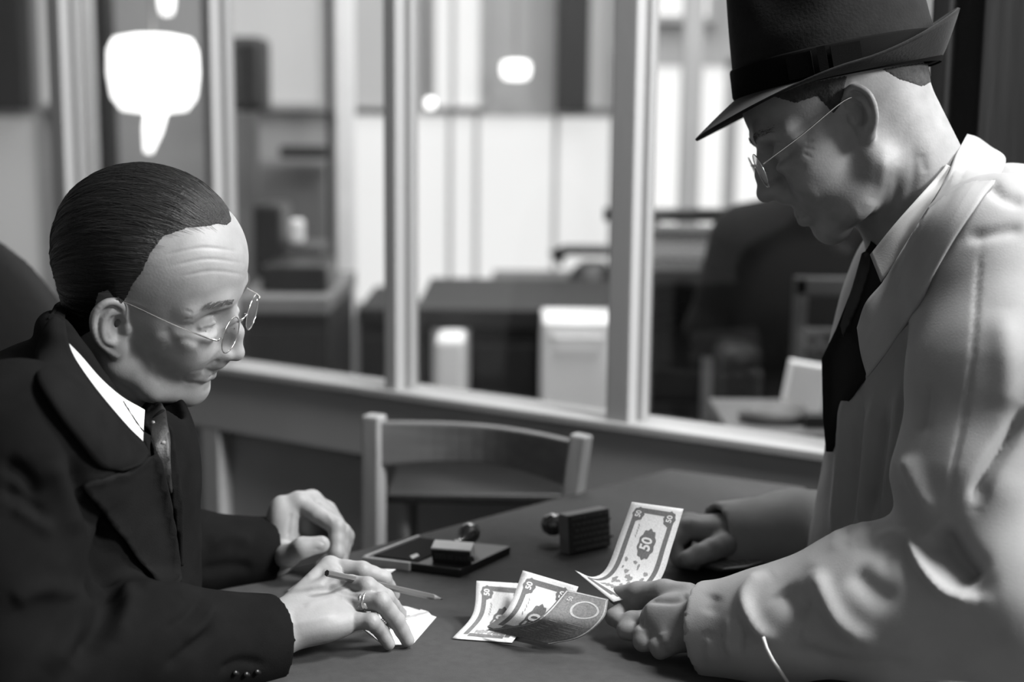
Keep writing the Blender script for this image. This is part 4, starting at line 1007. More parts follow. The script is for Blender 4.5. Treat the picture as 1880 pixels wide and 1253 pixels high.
tie = panel('tie', bjn, [(263, 775), (270, 748), (284, 735), (300, 742), (304, 790), (304, 850), (306, 905), (290, 880), (272, 830), (268, 800)], mat('silk_tie', .014, rough=.5, spec=.4, bump=(500, .2)), P1, off=.010, thick=.003, smooth=14, step=6, curve=True)
M_dot = mat('tie_dot', .16, rough=.5)
loft('collar', [[(150, 552, 1.60), (122, 572, 1.53), (122, 606, 1.45), (133, 648, 1.42), (164, 696, 1.415), (200, 742, 1.42), (238, 786, 1.43), (264, 812, 1.44), (276, 834, 1.44)],
   [(120, 545, 1.60), (102, 572, 1.52), (96, 610, 1.44), (104, 660, 1.41), (132, 712, 1.40), (166, 760, 1.40), (200, 806, 1.41), (238, 842, 1.42), (262, 852, 1.43)],
   [(92, 590, 1.62), (80, 606, 1.50), (66, 640, 1.42), (66, 690, 1.39), (84, 725, 1.38), (111, 767, 1.375), (148, 815, 1.385), (183, 858, 1.40), (222, 868, 1.41)]], M_lapel, P1, bj, .014, .004, smooth=5, bulge=.004)
panel('lapel', bj, [(266, 806), (288, 850), (304, 920), (318, 1000), (326, 1078), (292, 1085), (252, 1034), (215, 978), (148, 888), (184, 876), (222, 867), (274, 836)], M_lapel, P1, off=.006, thick=.004, smooth=6, edge=.004)
panel('lapel', bj, [(300, 770), (312, 790), (322, 850), (332, 930), (330, 1040), (324, 1040), (316, 960), (306, 890)], M_lapel, P1, off=.006, thick=.004, smooth=10, step=6)
for i, (x, y) in enumerate(((284, 784), (291, 816), (296, 848), (279, 762))):
    p = [(x+4.2*math.cos(a), y+4.2*math.sin(a)) for a in [k*math.pi/4 for k in range(8)]]
    panel('tie_dot', bjn, p, M_dot, tie, off=.0112, thick=.0006, smooth=2, step=4)
# hair
bh = bvh_of((H1, Q1))
def on_head(bv, pose, px, py):
    d = Vector(ray(px, py)).normalized(); h = bv.ray_cast(Vector(cC), d, 5.0); return None if h[0] is None else pose.inv(np.array(h[0]))
line = [on_head(bh, POSE1, x, y) for x, y in ((438, 405), (424, 407), (400, 411), (345, 418), (300, 434), (276, 466), (262, 498), (244, 522), (232, 546))]
line = [(p[0], p[2]) for p in line if p is not None]
HL = [(.16, line[0][1]-.014)]+line+[(line[-1][0]-.004, line[-1][1]-.012), (-.010, .032), (-.020, .024), (-.027, .000), (-.033, -.035), (-.055, -.062), (-.16, -.075)]
HP = HL+[(-.3, -.075), (-.3, .3), (.3, .3), (.3, line[0][1]-.014)]
def poly_inside(x, z, P):
    c = np.zeros(len(x), bool)
    for i in range(len(P)):
        x1, y1 = P[i]; x2, y2 = P[i-1]
        c ^= ((y1 > z) != (y2 > z)) & (x < (x2-x1)*(z-y1)/((y2-y1) if y2 != y1 else 1e-9)+x1)
    return c
def poly_dist(x, z, L):
    b = np.full(len(x), 1e9); q = np.stack([x, z], 1)
    for i in range(len(L)-1):
        a, e = np.array(L[i]), np.array(L[i+1])-np.array(L[i]); t = np.clip(((q-a)@e)/(e@e+1e-12), 0, 1)
        b = np.minimum(b, np.linalg.norm(q-a-t[:, None]*e, axis=1))
    return b
def hair_cap(V, Q, pose, HP, HL, thick, m, parent, grooves=.0009, name='hair', ears=True, back=0, below=None):
    c = pose.inv(V); N = normals(c, Q)
    ins = poly_inside(c[:, 0], c[:, 2], HP); d = poly_dist(c[:, 0], c[:, 2], HL)
    if ears: ins &= ~((np.abs(c[:, 1]) > .079) & (((c[:, 0]+.004)/.022)**2+((c[:, 2]+.003)/.034)**2 < 1))
    keep = (ins | (d < .003))
    if below is not None: keep &= ((V-below[0])@below[1]) < below[2]
    off = np.where(ins, thick*(1-np.exp(-(d/.016)**1.3)), 0)-.0012*(~ins)+.0004
    off = off+back*np.clip((-c[:, 0]-.02)/.08, 0, 1)*np.clip(1-np.abs(c[:, 2]+.02)/.06, 0, 1)
    u = np.array([.94, 0, .34]); cc = c-np.array([0, 0, .02]); a = cc@u; pr = cc-a[:, None]*u
    phi = np.arctan2(pr[:, 1], pr@np.array([-.34, 0, .94]))
    g = value_noise(np.stack([phi*2.2, a*1.2, a*0], 1), 16, 5)+.7*value_noise(np.stack([phi*2.2, a*1.2, a*0], 1), 40, 6)
    off = off+grooves*g*np.clip(d/.01, 0, 1)*ins
    nv = pose.to(c+N*off[:, None])
    K = keep[Q].all(1); q = Q[K]; used = np.unique(q); mp = np.full(len(V), -1); mp[used] = np.arange(len(used))
    nv = nv[used]; q = mp[q]; nv = laplace(nv, q, 1, .3)
    ob = mesh_np(name, nv, q, m, parent); return nv, q, ob
hv, hq, hob = hair_cap(H1, Q1, POSE1, HP, HL, .0075, M_hair, P1, back=.008)
bhair = bvh_of((hv, hq), (H1, Q1))
def strands(bv, pose, HP, n, m, parent, seed=1, r=.00022, lift=.0006):
    rs = random.Random(seed); bm_v = []; bm_f = []
    u = np.array([.94, 0, .34]); w0 = np.array([-.34, 0, .94]); c0 = np.array([0, 0, .02])
    for s in range(n):
        phi = rs.uniform(-1.9, 1.9); a1 = rs.uniform(-.02, .105); L = rs.uniform(.05, .12); pts = []; dr = rs.uniform(-.12, .12); pm = rs.uniform(0, 6)
        for k in range(11):
            t = k/10; a = a1-L*t; ph = phi+dr*t+.02*math.sin(pm+t*5)
            sg = .10 if a < -.075 else 0
            dirv = w0*math.cos(ph)+np.array([0, 1, 0])*math.sin(ph); org = c0+u*max(a, -.088)
            P = pose.to(org); D = pose.R@dirv; h = bv.ray_cast(Vector(P+D*.22), Vector(-D), .25)
            if h[0] is None: break
            c = pose.inv(np.array(h[0]))
            if not poly_inside(np.array([c[0]]), np.array([c[2]]), HP)[0] and k > 1: break
            if not poly_inside(np.array([c[0]-.010]), np.array([c[2]+.006]), HP)[0]: pts = []; continue
            if abs(c[1]) > .083 and c[2] < .045: break
            pts.append(np.array(h[0])+np.array(h[1])*lift*(.5+.9*math.sin(math.pi*min(1, t+.1))))
        if len(pts) < 4: continue
        o = len(bm_v)
        for i, p in enumerate(pts):
            tg = pts[min(i+1, len(pts)-1)]-pts[max(i-1, 0)]; tg = tg/np.linalg.norm(tg); s1 = np.cross(tg, [0.3, .2, .93]); s1 /= np.linalg.norm(s1); s2 = np.cross(tg, s1)
            rr = r*(1-.75*abs(2*i/(len(pts)-1)-1)**2)
            for k in range(3): bm_v.append(p+(s1*math.cos(k*2.094)+s2*math.sin(k*2.094))*rr)
        for i in range(len(pts)-1):
            for k in range(3): bm_f.append((o+i*3+k, o+i*3+(k+1) % 3, o+i*3+3+(k+1) % 3, o+i*3+3+k))
    o = mesh_np('hair_strands', np.array(bm_v), np.array(bm_f), m, parent); o['kind'] = 'stuff'; return o
strands(bhair, POSE1, HP, 1500, mat('hair_strand', .02, rough=.35, spec=.5), hob)
# eyebrows: short fine hairs lying on the brow
def brows(bv, pose, m, parent, sides=(-1, 1), n=150, seed=3, r=.00022):
    rs = random.Random(seed)
    for s in sides:
        Vv, Ff = [], []
        for i in range(n):
            t = rs.random(); x0 = .104; y = s*(.014+.038*t); z = .036+.006*math.sin(t*2.6)+rs.uniform(-.003, .003)
            P = pose.to((.16, y, z)); h = bv.ray_cast(Vector(P), Vector(pose.R@np.array([-1, 0, 0])), .15)
            if h[0] is None: continue
            p = np.array(h[0]); n_ = np.array(h[1]); d = pose.R@np.array([-.3, s*1, .35-t*.6]); d /= np.linalg.norm(d)
            a, b = p-n_*.0003, p+d*.006+n_*.0012; mid = (a+b)/2+n_*.0010; o = len(Vv); sd = np.cross(d, n_); sd /= np.linalg.norm(sd)+1e-9
            for q, w_ in ((a, r), (mid, r), (b, r*.3)): Vv += [q+sd*w_, q-sd*w_, q+n_*w_]
            for j in (0, 3):
                for k in range(3): Ff.append((o+j+k, o+j+(k+1) % 3, o+j+3+(k+1) % 3, o+j+3+k))
        mesh_np('eyebrow', np.array(Vv), np.array(Ff), m, parent)
brows(bh, POSE1, mat('brow_hair', .05, rough=.5), P1)
def eyes(pose, parent):
    for s in (-1, 1):
        bm = bmesh.new(); bmesh.ops.create_uvsphere(bm, u_segments=20, v_segments=14, radius=.0125*pose.s); bmesh.ops.translate(bm, verts=bm.verts, vec=Vector(pose.to((.0782, s*.033, .0105))))
        e = bm_obj('eyeball', bm, mat('eye_white', .45, rough=.2), parent, smooth=True)
        bm = bmesh.new(); c = pose.to((.0885, s*.033, .0055)); M = Matrix.Translation(Vector(c)) @ Vector(pose.R@np.array([.93, 0, -.4])).to_track_quat('Z', 'Y').to_matrix().to_4x4()
        add_lathe(bm, [(.006, -.001), (.0055, .0006), (.0035, .0012), (.0005, .0016)], M, 16); bm_obj('iris', bm, mat('iris_dark', .02, rough=.1), e, smooth=True)
eyes(POSE1, P1)
def ring_of(c, axis, r, t, seg=20):
    z = Vector(axis).normalized(); x = z.orthogonal().normalized(); y = z.cross(x); bm = bmesh.new(); pts = []
    rings = []
    for k in range(seg):
        a = 2*math.pi*k/seg; d = x*math.cos(a)+y*math.sin(a)
        rings.append([bm.verts.new(Vector(c)+d*(r+t*math.cos(b))+z*t*1.3*math.sin(b)) for b in [2*math.pi*j/6 for j in range(6)]])
    for k in range(seg):
        A, B = rings[k], rings[(k+1) % seg]
        for j in range(6): bm.faces.new((A[j], A[(j+1) % 6], B[(j+1) % 6], B[j]))
    return bm
def glasses(pose, parent, label, rx=.0215, rz=.0195, cx=.1115, cz=.007, hook=(-.004, .078, .026)):
    g = empty('eyeglasses', tuple(pose.to((cx, 0, cz)))); g.parent = parent; g.matrix_parent_inverse = PW(parent).inverted(); g['label'] = label
    T4 = lambda x, y, z: Vector(pose.to((x, y, z)))
    for s in (-1, 1):
        pts = []
        for k in range(33):
            a = 2*math.pi*k/32; y = s*.0335+rx*math.cos(a); pts.append(T4(cx-.10*abs(y)*.6+.004-.10*(rz*math.sin(a)) , y, cz+rz*math.sin(a)))
        bm = bmesh.new(); add_tube(bm, pts, .0006, 6, cap=False); bm_obj('lens_rim', bm, M_metal, g, smooth=True)
        bm = bmesh.new(); ctr = sum(pts[:-1], Vector())/32; nn = Vector(pose.R[:, 0])
        f = [bm.verts.new(p+nn*.0006) for p in pts[:-1]]; b_ = [bm.verts.new(p-nn*.0006) for p in pts[:-1]]
        bm.faces.new(f); bm.faces.new(b_[::-1])
        for k in range(32): bm.faces.new((f[k], b_[k], b_[(k+1) % 32], f[(k+1) % 32]))
        bm_obj('lens', bm, M_lens, g)
        e = .0335+rx
        bm = bmesh.new(); add_tube(bm, [Vector(p) for p in catmull([T4(cx-.002, s*e, cz+.004), T4(cx-.006, s*(e+.012), cz+.006), T4(.06, s*.073, cz+.011), T4(hook[0]+.012, s*hook[1], hook[2]), T4(hook[0]-.008, s*(hook[1]-.003), hook[2]-.006)], 5)], .0010, 6); bm_obj('temple', bm, M_metal, g, smooth=True)
        bm = bmesh.new(); add_tube(bm, [T4(cx-.001, s*.013, cz-.002), T4(cx-.006, s*.011, cz-.006)], .0009, 6); bm_obj('nose_pad', bm, M_metal, g)
    bm = bmesh.new(); add_tube(bm, [T4(cx, -.0125, cz+.006), T4(cx+.0045, -.006, cz+.010), T4(cx+.0045, .006, cz+.010), T4(cx, .0125, cz+.006)], .0010, 8); bm_obj('bridge', bm, M_metal, g, smooth=True)
    return g
glasses(POSE1, P1, 'thin metal rimmed spectacles')
# rings on the near hand
rc = np.array(fgN[2][0])*.38+np.array(fgN[2][1])*.62; rx_ = np.array(fgN[2][1])-np.array(fgN[2][0]); rx_ /= np.linalg.norm(rx_)
for k, (o, m) in enumerate(((0, M_metal), (-.0042, M_metal))):
    bm_obj('ring', ring_of(rc+rx_*o, rx_, .0096, .0011), m, P1, smooth=True)
bm = bmesh.new(); vd = (rc-cC)/np.linalg.norm(rc-cC); sp = rc-vd*.0098+np.array([0, 0, -.004]); bmesh.ops.create_icosphere(bm, subdivisions=2, radius=.0042); bmesh.ops.scale(bm, vec=(1.1, .5, 1), verts=bm.verts); bmesh.ops.translate(bm, verts=bm.verts, vec=Vector(sp)); bm_obj('ring_stone', bm, mat('pale_stone', .8, rough=.15, spec=.8), P1, smooth=True)
for k, (x, y) in enumerate(((432, 1236), (452, 1238), (472, 1234))):
    p = [(x+6*math.cos(a), y+4.5*math.sin(a)) for a in [j*math.pi/4 for j in range(8)]]
    panel('cuff_button', bj, p, M_black, P1, off=.003, thick=.002, smooth=3, step=5)
# trousers and shoes, seated
def trousers(parent, hip, knee_dx, m, sc=1.0):
    hx, hy, hz = hip; s = 1 if knee_dx > 0 else -1
    v = Vol((min(hx, hx+knee_dx)-.2, hy-.32, -.02), (max(hx, hx+knee_dx)+.22, hy+.32, hz+.16), .009)
    for e in (-1, 1):
        v.chain([(hx, hy+e*.09, hz), (hx+knee_dx, hy+e*.12, hz+.0), (hx+knee_dx*.95, hy+e*.12, .09)], [.085, .066, .05], .03)
    V, Q = v.mesh(2); mesh_np('trousers', V, Q, m, parent)
    for e in (-1, 1):
        v = Vol((hx+knee_dx*.95-.2, hy+e*.12-.08, -.02), (hx+knee_dx*.95+.22, hy+e*.12+.08, .14), .007)
        v.ell((hx+knee_dx*.95+s*.05, hy+e*.12, .045), (.14, .045, .043), .01); V, Q = v.mesh(1); mesh_np('shoe', V, Q, M_black, parent)
trousers(P1, (-.55, 1.54, .51), .40, M_suit)

# ------------------------------------------------------------------ the man in the hat
P2 = empty('person', (.56, 1.66, .43), 0, 'man in a pale raincoat, dark hat and spectacles, seated right, handing over notes', 'person')
plain_chair(.66, 1.66, -1, 'dark wooden chair under the man in the hat')
mesh_np('body', *one_body((H2, Q2), (RN_V, RN_Q), (RF_V, RF_Q), POSE2, nb2, ch2, [(RN_W, RN_F, [En2, Sn2]), (RF_W, RF_F, [Ef2, Sf2])]), M_skin2, P2)
mesh_np('raincoat', CV, CQ, M_coat, P2)
trousers(P2, (.60, 1.66, .51), -.40, M_dark)
bc = bvh_of((CV, CQ)); bcn = bvh_of((CV, CQ), (H2, Q2))
panel('jacket', bcn, [(1604, 440), (1640, 470), (1625, 530), (1610, 600), (1600, 690), (1560, 740), (1535, 830), (1522, 830), (1516, 760), (1514, 660), (1540, 606), (1566, 540), (1586, 480)], M_dark, P2, off=.006, thick=.003, smooth=12)
panel('tie', bcn, [(1592, 470), (1604, 455), (1612, 480), (1600, 530), (1580, 580), (1560, 620), (1553, 600), (1572, 540)], mat('dark_tie', .018, rough=.5, spec=.4), P2, off=.012, thick=.003, smooth=12, step=6)
loft('shirt_collar', [[(1738, 302, 1.56), (1726, 318, 1.548), (1690, 358, 1.525), (1642, 412, 1.515), (1597, 468, 1.525)], [(1756, 312, 1.56), (1746, 332, 1.543), (1715, 385, 1.515), (1668, 452, 1.505), (1617, 518, 1.51)]], M_shirt2, P2, bcn, .006, .003, smooth=4)
loft('coat_collar', [[(1776, 246, 1.66), (1764, 268, 1.58), (1738, 325, 1.535), (1692, 400, 1.515), (1650, 468, 1.505), (1622, 516, 1.505), (1589, 556, 1.51), (1573, 602, 1.52)],
   [(1795, 252, 1.68), (1802, 280, 1.585), (1768, 345, 1.52), (1724, 420, 1.50), (1686, 485, 1.488), (1655, 538, 1.485), (1618, 594, 1.49), (1580, 650, 1.505)],
   [(1815, 266, 1.70), (1847, 296, 1.60), (1803, 364, 1.53), (1752, 440, 1.49), (1714, 502, 1.475), (1682, 562, 1.47), (1640, 630, 1.475), (1592, 693, 1.49)]], M_coat, P2, bcn, .012, .005, smooth=4, bulge=.006, n=56, cross=14)
eyes(POSE2, P2)
g2 = glasses(POSE2, P2, 'thin wire spectacles')
cord = bmesh.new(); add_tube(cord, [W(x, y, d) for x, y, d in ((1401, 1170, 1.375), (1407, 1190, 1.372), (1418, 1212, 1.375), (1434, 1235, 1.385), (1452, 1262, 1.40))], .0016, 8); bm_obj('cuff_cord', cord, M_shirt, P2, smooth=True)
bh2 = bvh_of((H2, Q2)); brows(bh2, POSE2, mat('brow_hair', .05), P2, seed=5)
# hat: crown, ribbon and brim
hc = Vector(W(1536, 146, 1.605)); hR = rot3(math.radians(178), math.radians(11.5), math.radians(5)); AX, BX = .1150, .096
hM = Matrix([[*hR[i], hc[i]] for i in range(3)]+[[0, 0, 0, 1]])
HL2 = [(.11, .085), (.07, .075), (.05, .05), (.028, .045), (.022, .02), (.012, .024), (-.016, .055), (-.04, .040), (-.055, .015), (-.075, -.004), (-.15, -.012)]
HP2 = HL2+[(-.3, -.012), (-.3, .3), (.3, .3), (.3, .085)]
hair_cap(H2, Q2, POSE2, HP2, HL2, .004, mat('cropped_grey_hair', .02, rough=.8, noise=(120, .5), bump=(300, .5)), P2, grooves=.0003, below=(np.array(hc), hR[:, 2], -.004))
def hat_pt(th, rr, z): return hM @ Vector((rr[0]*math.cos(th), rr[1]*math.sin(th), z))
def ring_surface(rows, closed_top=True):
    bm = bmesh.new(); R_ = [[bm.verts.new(p) for p in r_] for r_ in rows]; n = len(rows[0])
    for a, b in zip(R_, R_[1:]):
        for k in range(n): bm.faces.new((a[k], a[(k+1) % n], b[(k+1) % n], b[k]))
    if closed_top: bm.faces.new(R_[-1])
    return bm
NS = 72; TH = [2*math.pi*k/NS for k in range(NS)]
AX, BX = .1150, .096
rows = []
for t in np.linspace(0, 1, 26):
    row = []
    for th in TH:
        if t < .72:
            u = t/.72; z = .120*u; f = 1-.06*u-.03*u*u
        else:
            u = (t-.72)/.28; z = .120+.014*math.sin(u*math.pi/2)-.030*max(0, u-.45)/.55; f = (.91)*math.cos(u*math.pi/2*.93)
        x = AX*f*math.cos(th); y = BX*f*math.sin(th)
        pinch = math.exp(-((x-.062)/.034)**2)*max(0, (z-.05)/.08)*.028*min(1, abs(y)/.03)
        y -= math.copysign(pinch, y) if abs(y) > 1e-5 else 0
        dent = .020*math.exp(-(y/.026)**2)*max(0, (t-.70)/.3)
        z += .004*math.sin(2*th)*t; row.append(hM @ Vector((x, y, z-dent)))
    rows.append(row)
hat = empty('fedora_hat', tuple(hc)); hat.parent = P2; hat.matrix_parent_inverse = PW(P2).inverted(); hat['label'] = 'dark felt hat with a black ribbon'
o = bm_obj('crown', ring_surface(rows), M_felt, hat, smooth=True)
rows = []
for j, z in enumerate((-.004, .0, .002, .030, .032, .028)):
    e = (.0005, .0022, .003, .003, .0022, .0002)[j]
    rows.append([hM @ Vector(((AX*(1-.06*max(z, 0)/.12)+e)*math.cos(th), (BX*(1-.06*max(z, 0)/.12)+e)*math.sin(th), z)) for th in TH])
bm_obj('hat_ribbon', ring_surface(rows, False), M_band, hat, smooth=True)
bm = bmesh.new()                                                     # flat bow of the ribbon on the near side
for th0, w_, hgt, e in ((math.radians(88), .020, .026, .0055), (math.radians(76), .006, .030, .0075), (math.radians(64), .018, .026, .0055)):
    P_ = []
    for du, dz in ((-1, -1), (1, -1), (1, 1), (-1, 1)):
        th = th0+du*w_/BX/1.6; z = .015+dz*hgt/2; P_.append(hM @ Vector(((AX+e)*math.cos(th), (BX+e)*math.sin(th), z)))
    nrm = ((P_[1]-P_[0]).cross(P_[3]-P_[0])).normalized()*.0015
    add_hex(bm, [p-nrm for p in P_]+[p+nrm for p in P_])
bm_obj('ribbon_bow', bm, M_band, hat)
rows = []
for j, t in enumerate(np.linspace(0, 1, 12)):
    row = []
    for th in TH:
        c, s_ = math.cos(th), abs(math.sin(th)); fr = max(0, c); bk = max(0, -c)
        wdt_ = .050+.004*fr-.006*bk-.004*s_
        lift = -.030*fr**1.3*t**1.1 + .052*bk**1.6*t**1.2 + .012*s_**2*t**1.5 - .006*t*(1-bk)
        row.append(hM @ Vector(((AX-.002+wdt_*t*(1-.35*bk))*c, (BX-.002+wdt_*t*(1-.10*s_))*math.sin(th), lift-.001)))
    rows.append(row)
o = bm_obj('brim', ring_surface(rows, False), M_felt, hat, smooth=True); so = o.modifiers.new('solid', 'SOLIDIFY'); so.thickness = .0028; so.offset = 0
# ------------------------------------------------------------------ things on the table
def top_poly(name, pxs, h0, h1, m, parent=None, bevel=.002):
    """a flat slab: corners in the photo at height h1 above the table, its sides going down to h0"""
    P = [T(x, y, h1) for x, y in pxs]; bm = bmesh.new(); prism(bm, [(p[0], p[1]) for p in P], TZ+h0, TZ+h1)
    return bm_obj(name, bm, m, parent, bevel=bevel), P
M_tin = mat('worn_tin', .40, rough=.35, metal=.4, noise=(60, .15)); M_pad = mat('inked_pad_black', .012, rough=.9, spec=.1, bump=(400, .2))
c = T(800, 1018, 0)
pad = empty('stamp_pad', tuple(c), 0, 'flat black ink pad tin with a bright metal edge on the table', 'ink pad')
o, P = top_poly('tray', [(668, 1024), (768, 986), (938, 1003), (845, 1046)], 0, .011, M_black, pad)
P = [Vector(p) for p in P]
a, b, cc_, d = P
f = .26
bm = bmesh.new(); e0, e1 = a, a.lerp(d, .50)
add_hex(bm, [(e0.x, e0.y, TZ+.0006), (e1.x, e1.y, TZ+.0006), *[(q.x, q.y, TZ+.0006) for q in (e1+(b-a)*.055, e0+(b-a)*.055)], (e0.x, e0.y, TZ+.0125), (e1.x, e1.y, TZ+.0125), *[(q.x, q.y, TZ+.0125) for q in (e1+(b-a)*.035, e0+(b-a)*.035)]])
bmesh.ops.translate(bm, verts=bm.verts, vec=(a-b).normalized()*.003+(a-d).normalized()*.001); bm_obj('metal_rim', bm, M_tin, pad, bevel=.0012)
bm = bmesh.new(); q0, q1 = a, b; dn = (d-a).normalized(); add_hex(bm, [q0+Vector((0, 0, -.008)), q0+dn*.003+Vector((0, 0, -.008)), q1+dn*.003+Vector((0, 0, -.008)), q1+Vector((0, 0, -.008)), q0+Vector((0, 0, .0022)), q0+dn*.003+Vector((0, 0, .0022)), q1+dn*.003+Vector((0, 0, .0022)), q1+Vector((0, 0, .0022))])
bm_obj('back_rim', bm, M_tin, pad)
bm = bmesh.new(); prism(bm, [tuple((a+(b-a)*u+(d-a)*w_)[:2]) for u, w_ in ((.08, .06), (.94, .06), (.94, .52), (.08, .52))], TZ+.0112, TZ+.0125); bm_obj('ink_cloth', bm, M_pad, pad)
o, _ = top_poly('clasp', [(752, 1021), (765, 1016), (770, 1020), (757, 1026)], .0112, .0135, M_tin, pad, bevel=.0006)

M_blockwood = mat('stamp_mount_wood', .55, rough=.5, noise=(20, .15, (1, 1, 6))); M_blockdark = mat('stamp_mount_dark', .10, rough=.5, noise=(20, .2))
M_rubber = mat('inked_rubber', .020, rough=.6, bump=(300, .3)); M_knob = mat('turned_black_knob', .03, rough=.15, spec=.7, coat=.5)
def stamp(name, label, O, face_n, long_d, size, hdl, lines, wood, knob_s=1.0):
    """O centre of the mount; face_n where the rubber looks; long_d its long axis"""
    n = Vector(face_n).normalized(); l = Vector(long_d); l = (l-n*l.dot(n)).normalized(); w_ = n.cross(l); O = Vector(O)
    r = empty(name, tuple(O), 0, label, 'rubber stamp'); Rr = Matrix([[l[i], w_[i], n[i]] for i in range(3)])
    bm = bmesh.new(); add_box(bm, O, size, Rr); bm_obj('mount', bm, wood, r, bevel=.0015)
    bm = bmesh.new(); add_box(bm, O+n*(size[2]/2+.0012), (size[0]*.97, size[1]*.96, .0024), Rr); rb = bm_obj('rubber_face', bm, M_rubber, r, bevel=.0005)
    rs = random.Random(4)
    for k in range(lines):
        yy = size[1]*(.5-(k+.7)/(lines+.4)); bm = bmesh.new(); x = -size[0]*.44+rs.uniform(0, .006)
        while x < size[0]*.42:
            wl = rs.uniform(.003, .009); add_box(bm, O+n*(size[2]/2+.0030)+l*(x+wl/2)+w_*yy, (wl, size[1]*.36/lines, .0014), Rr); x += wl+rs.uniform(.0008, .002)
        bm_obj('type_line', bm, mat('rubber_type', .045, rough=.45), rb)
    h = Vector(hdl).normalized(); B = O-n*size[2]/2; M = Matrix.Translation(B) @ h.to_track_quat('Z', 'Y').to_matrix().to_4x4()
    bm = bmesh.new(); s = knob_s; add_lathe(bm, [(.011*s, -.002), (.010*s, .004*s), (.006*s, .010*s), (.0055*s, .018*s), (.010*s, .025*s), (.0155*s, .034*s), (.0165*s, .042*s), (.013*s, .051*s), (.006*s, .056*s), (.001, .057*s)], M, 20)
    bm_obj('handle', bm, M_knob, r, smooth=True); return r
p0 = T(832, 1014, .024); d0 = T(868, 1021, .018)-T(796, 1008, .020)
stamp('rubber_stamp', 'wooden rubber stamp with a round black handle lying on the ink pad', p0+np.array([0, 0.004, -.0005]), (-.25, -1, -.38), d0, (.052, .020, .018), (.55, 1, .30), 1, M_blockwood, .88)
# standing stamp with its rubber face towards the viewer
P4 = [W(1030, 952, 1.93), W(1114, 938, 1.88), W(1118, 1004, 1.865), W(1042, 1022, 1.89)]
q = [Vector(T(1042, 1021, 0)), Vector(T(1118, 1005, 0))]
l = (q[1]-q[0]); L = l.length; l.normalize(); up = Vector((-.04, -.02, 1)).normalized(); n = l.cross(up); n = n if n.y < 0 else -n
n = (n+Vector((-.0, 0, .10))).normalized(); w_ = n.cross(l)
O = (q[0]+q[1])/2+Vector((0, 0, .0275))-n*.010
stamp('rubber_stamp', 'large rubber stamp set on edge, its lettered face turned to the viewer', O, n, l, (L, .052, .020), (-1.0, .42, .05), 6, M_blockdark, .95)

# ------------------------------------------------------------------ banknotes
M_note = mat('banknote_paper', .70, rough=.8, spec=.2, noise=(700, .16)); M_noteback = mat('banknote_back', .17, rough=.8, spec=.2, noise=(500, .3))
M_ink = mat('banknote_ink', .15, rough=.85, noise=(900, .35)); M_inkpale = mat('banknote_ink_pale', .28, rough=.85, noise=(700, .3)); M_noteline = mat('banknote_back_line', .38, rough=.85, noise=(600, .2))
def text_tris(s, bold=.02):
    cu = bpy.data.curves.new('txt', 'FONT'); cu.body = s; cu.align_x = 'CENTER'; cu.align_y = 'CENTER'; cu.size = 1; cu.offset = bold; cu.resolution_u = 3
    o = bpy.data.objects.new('txt', cu); COL.objects.link(o); bpy.context.view_layer.update()
    me = bpy.data.meshes.new_from_object(o); V = [tuple(v.co) for v in me.vertices]; F = [tuple(p.vertices) for p in me.polygons]
    bpy.data.objects.remove(o); bpy.data.curves.remove(cu); bpy.data.meshes.remove(me); return V, F
TXT50 = text_tris('50', .03)
class Note:
    def __init__(s, Lc, Rc):
        s.L = np.array(catmull(Lc, 12)); s.R = np.array(catmull(Rc, 12)); s.n = min(len(s.L), len(s.R))-1
        ln = lambda A: np.concatenate([[0], np.cumsum(np.linalg.norm(np.diff(A, axis=0), axis=1))])
        s.l, s.r = ln(s.L), ln(s.R); s.len = (s.l[-1]+s.r[-1])/2; s.w = np.linalg.norm(s.L[0]-s.R[0])
    def pt(s, u, v, o=0.0):
        def g(A, l, u): return np.array([np.interp(u*l[-1], l, A[:, i]) for i in range(3)])
        a, b = g(s.L, s.l, u), g(s.R, s.r, u); p = a+(b-a)*v
        if o:
            a2, b2 = g(s.L, s.l, min(u+.01, 1)), g(s.R, s.r, min(u+.01, 1)); a1, b1 = g(s.L, s.l, max(u-.01, 0)), g(s.R, s.r, max(u-.01, 0))
            n = np.cross((a2+(b2-a2)*v)-(a1+(b1-a1)*v), b-a); n /= np.linalg.norm(n)+1e-12
            if (n*(p-cC)).sum() > 0: n = -n
            p = p+n*o
        return p
    def sheet(s, name, m, parent=None):
        nu, nv = 30, 8; V = [s.pt(i/nu, j/nv) for i in range(nu+1) for j in range(nv+1)]
        F = [(i*(nv+1)+j, i*(nv+1)+j+1, (i+1)*(nv+1)+j+1, (i+1)*(nv+1)+j) for i in range(nu) for j in range(nv)]
        o = mesh_from(name, V, F, m, parent); so = o.modifiers.new('solid', 'SOLIDIFY'); so.thickness = .00012; so.offset = 0; return o
    def patch(s, name, polys, m, parent, o=.0003):
        V, F = [], []
        for P_, Fs in polys:
            b = len(V); V += [s.pt(min(max(u, 0), 1), min(max(v, 0), 1), o) for u, v in P_]; F += [tuple(i+b for i in f) for f in Fs]
        return mesh_from(name, V, F, m, parent, smooth=False)
def strip(u0, v0, u1, v1, w_, a, n=10):
    """band between two (u,v) points; width w_ in v units, a = v/u aspect"""
    du, dv = (u1-u0)*a, v1-v0; L = math.hypot(du, dv); nu, nv = -dv/L, du/L; P_ = []
    for k in range(n+1):
        t = k/n; P_ += [(u0+(u1-u0)*t+nu*w_/2/a, v0+dv*t+nv*w_/2), (u0+(u1-u0)*t-nu*w_/2/a, v0+dv*t-nv*w_/2)]
    return P_, [(2*k, 2*k+1, 2*k+3, 2*k+2) for k in range(n)]
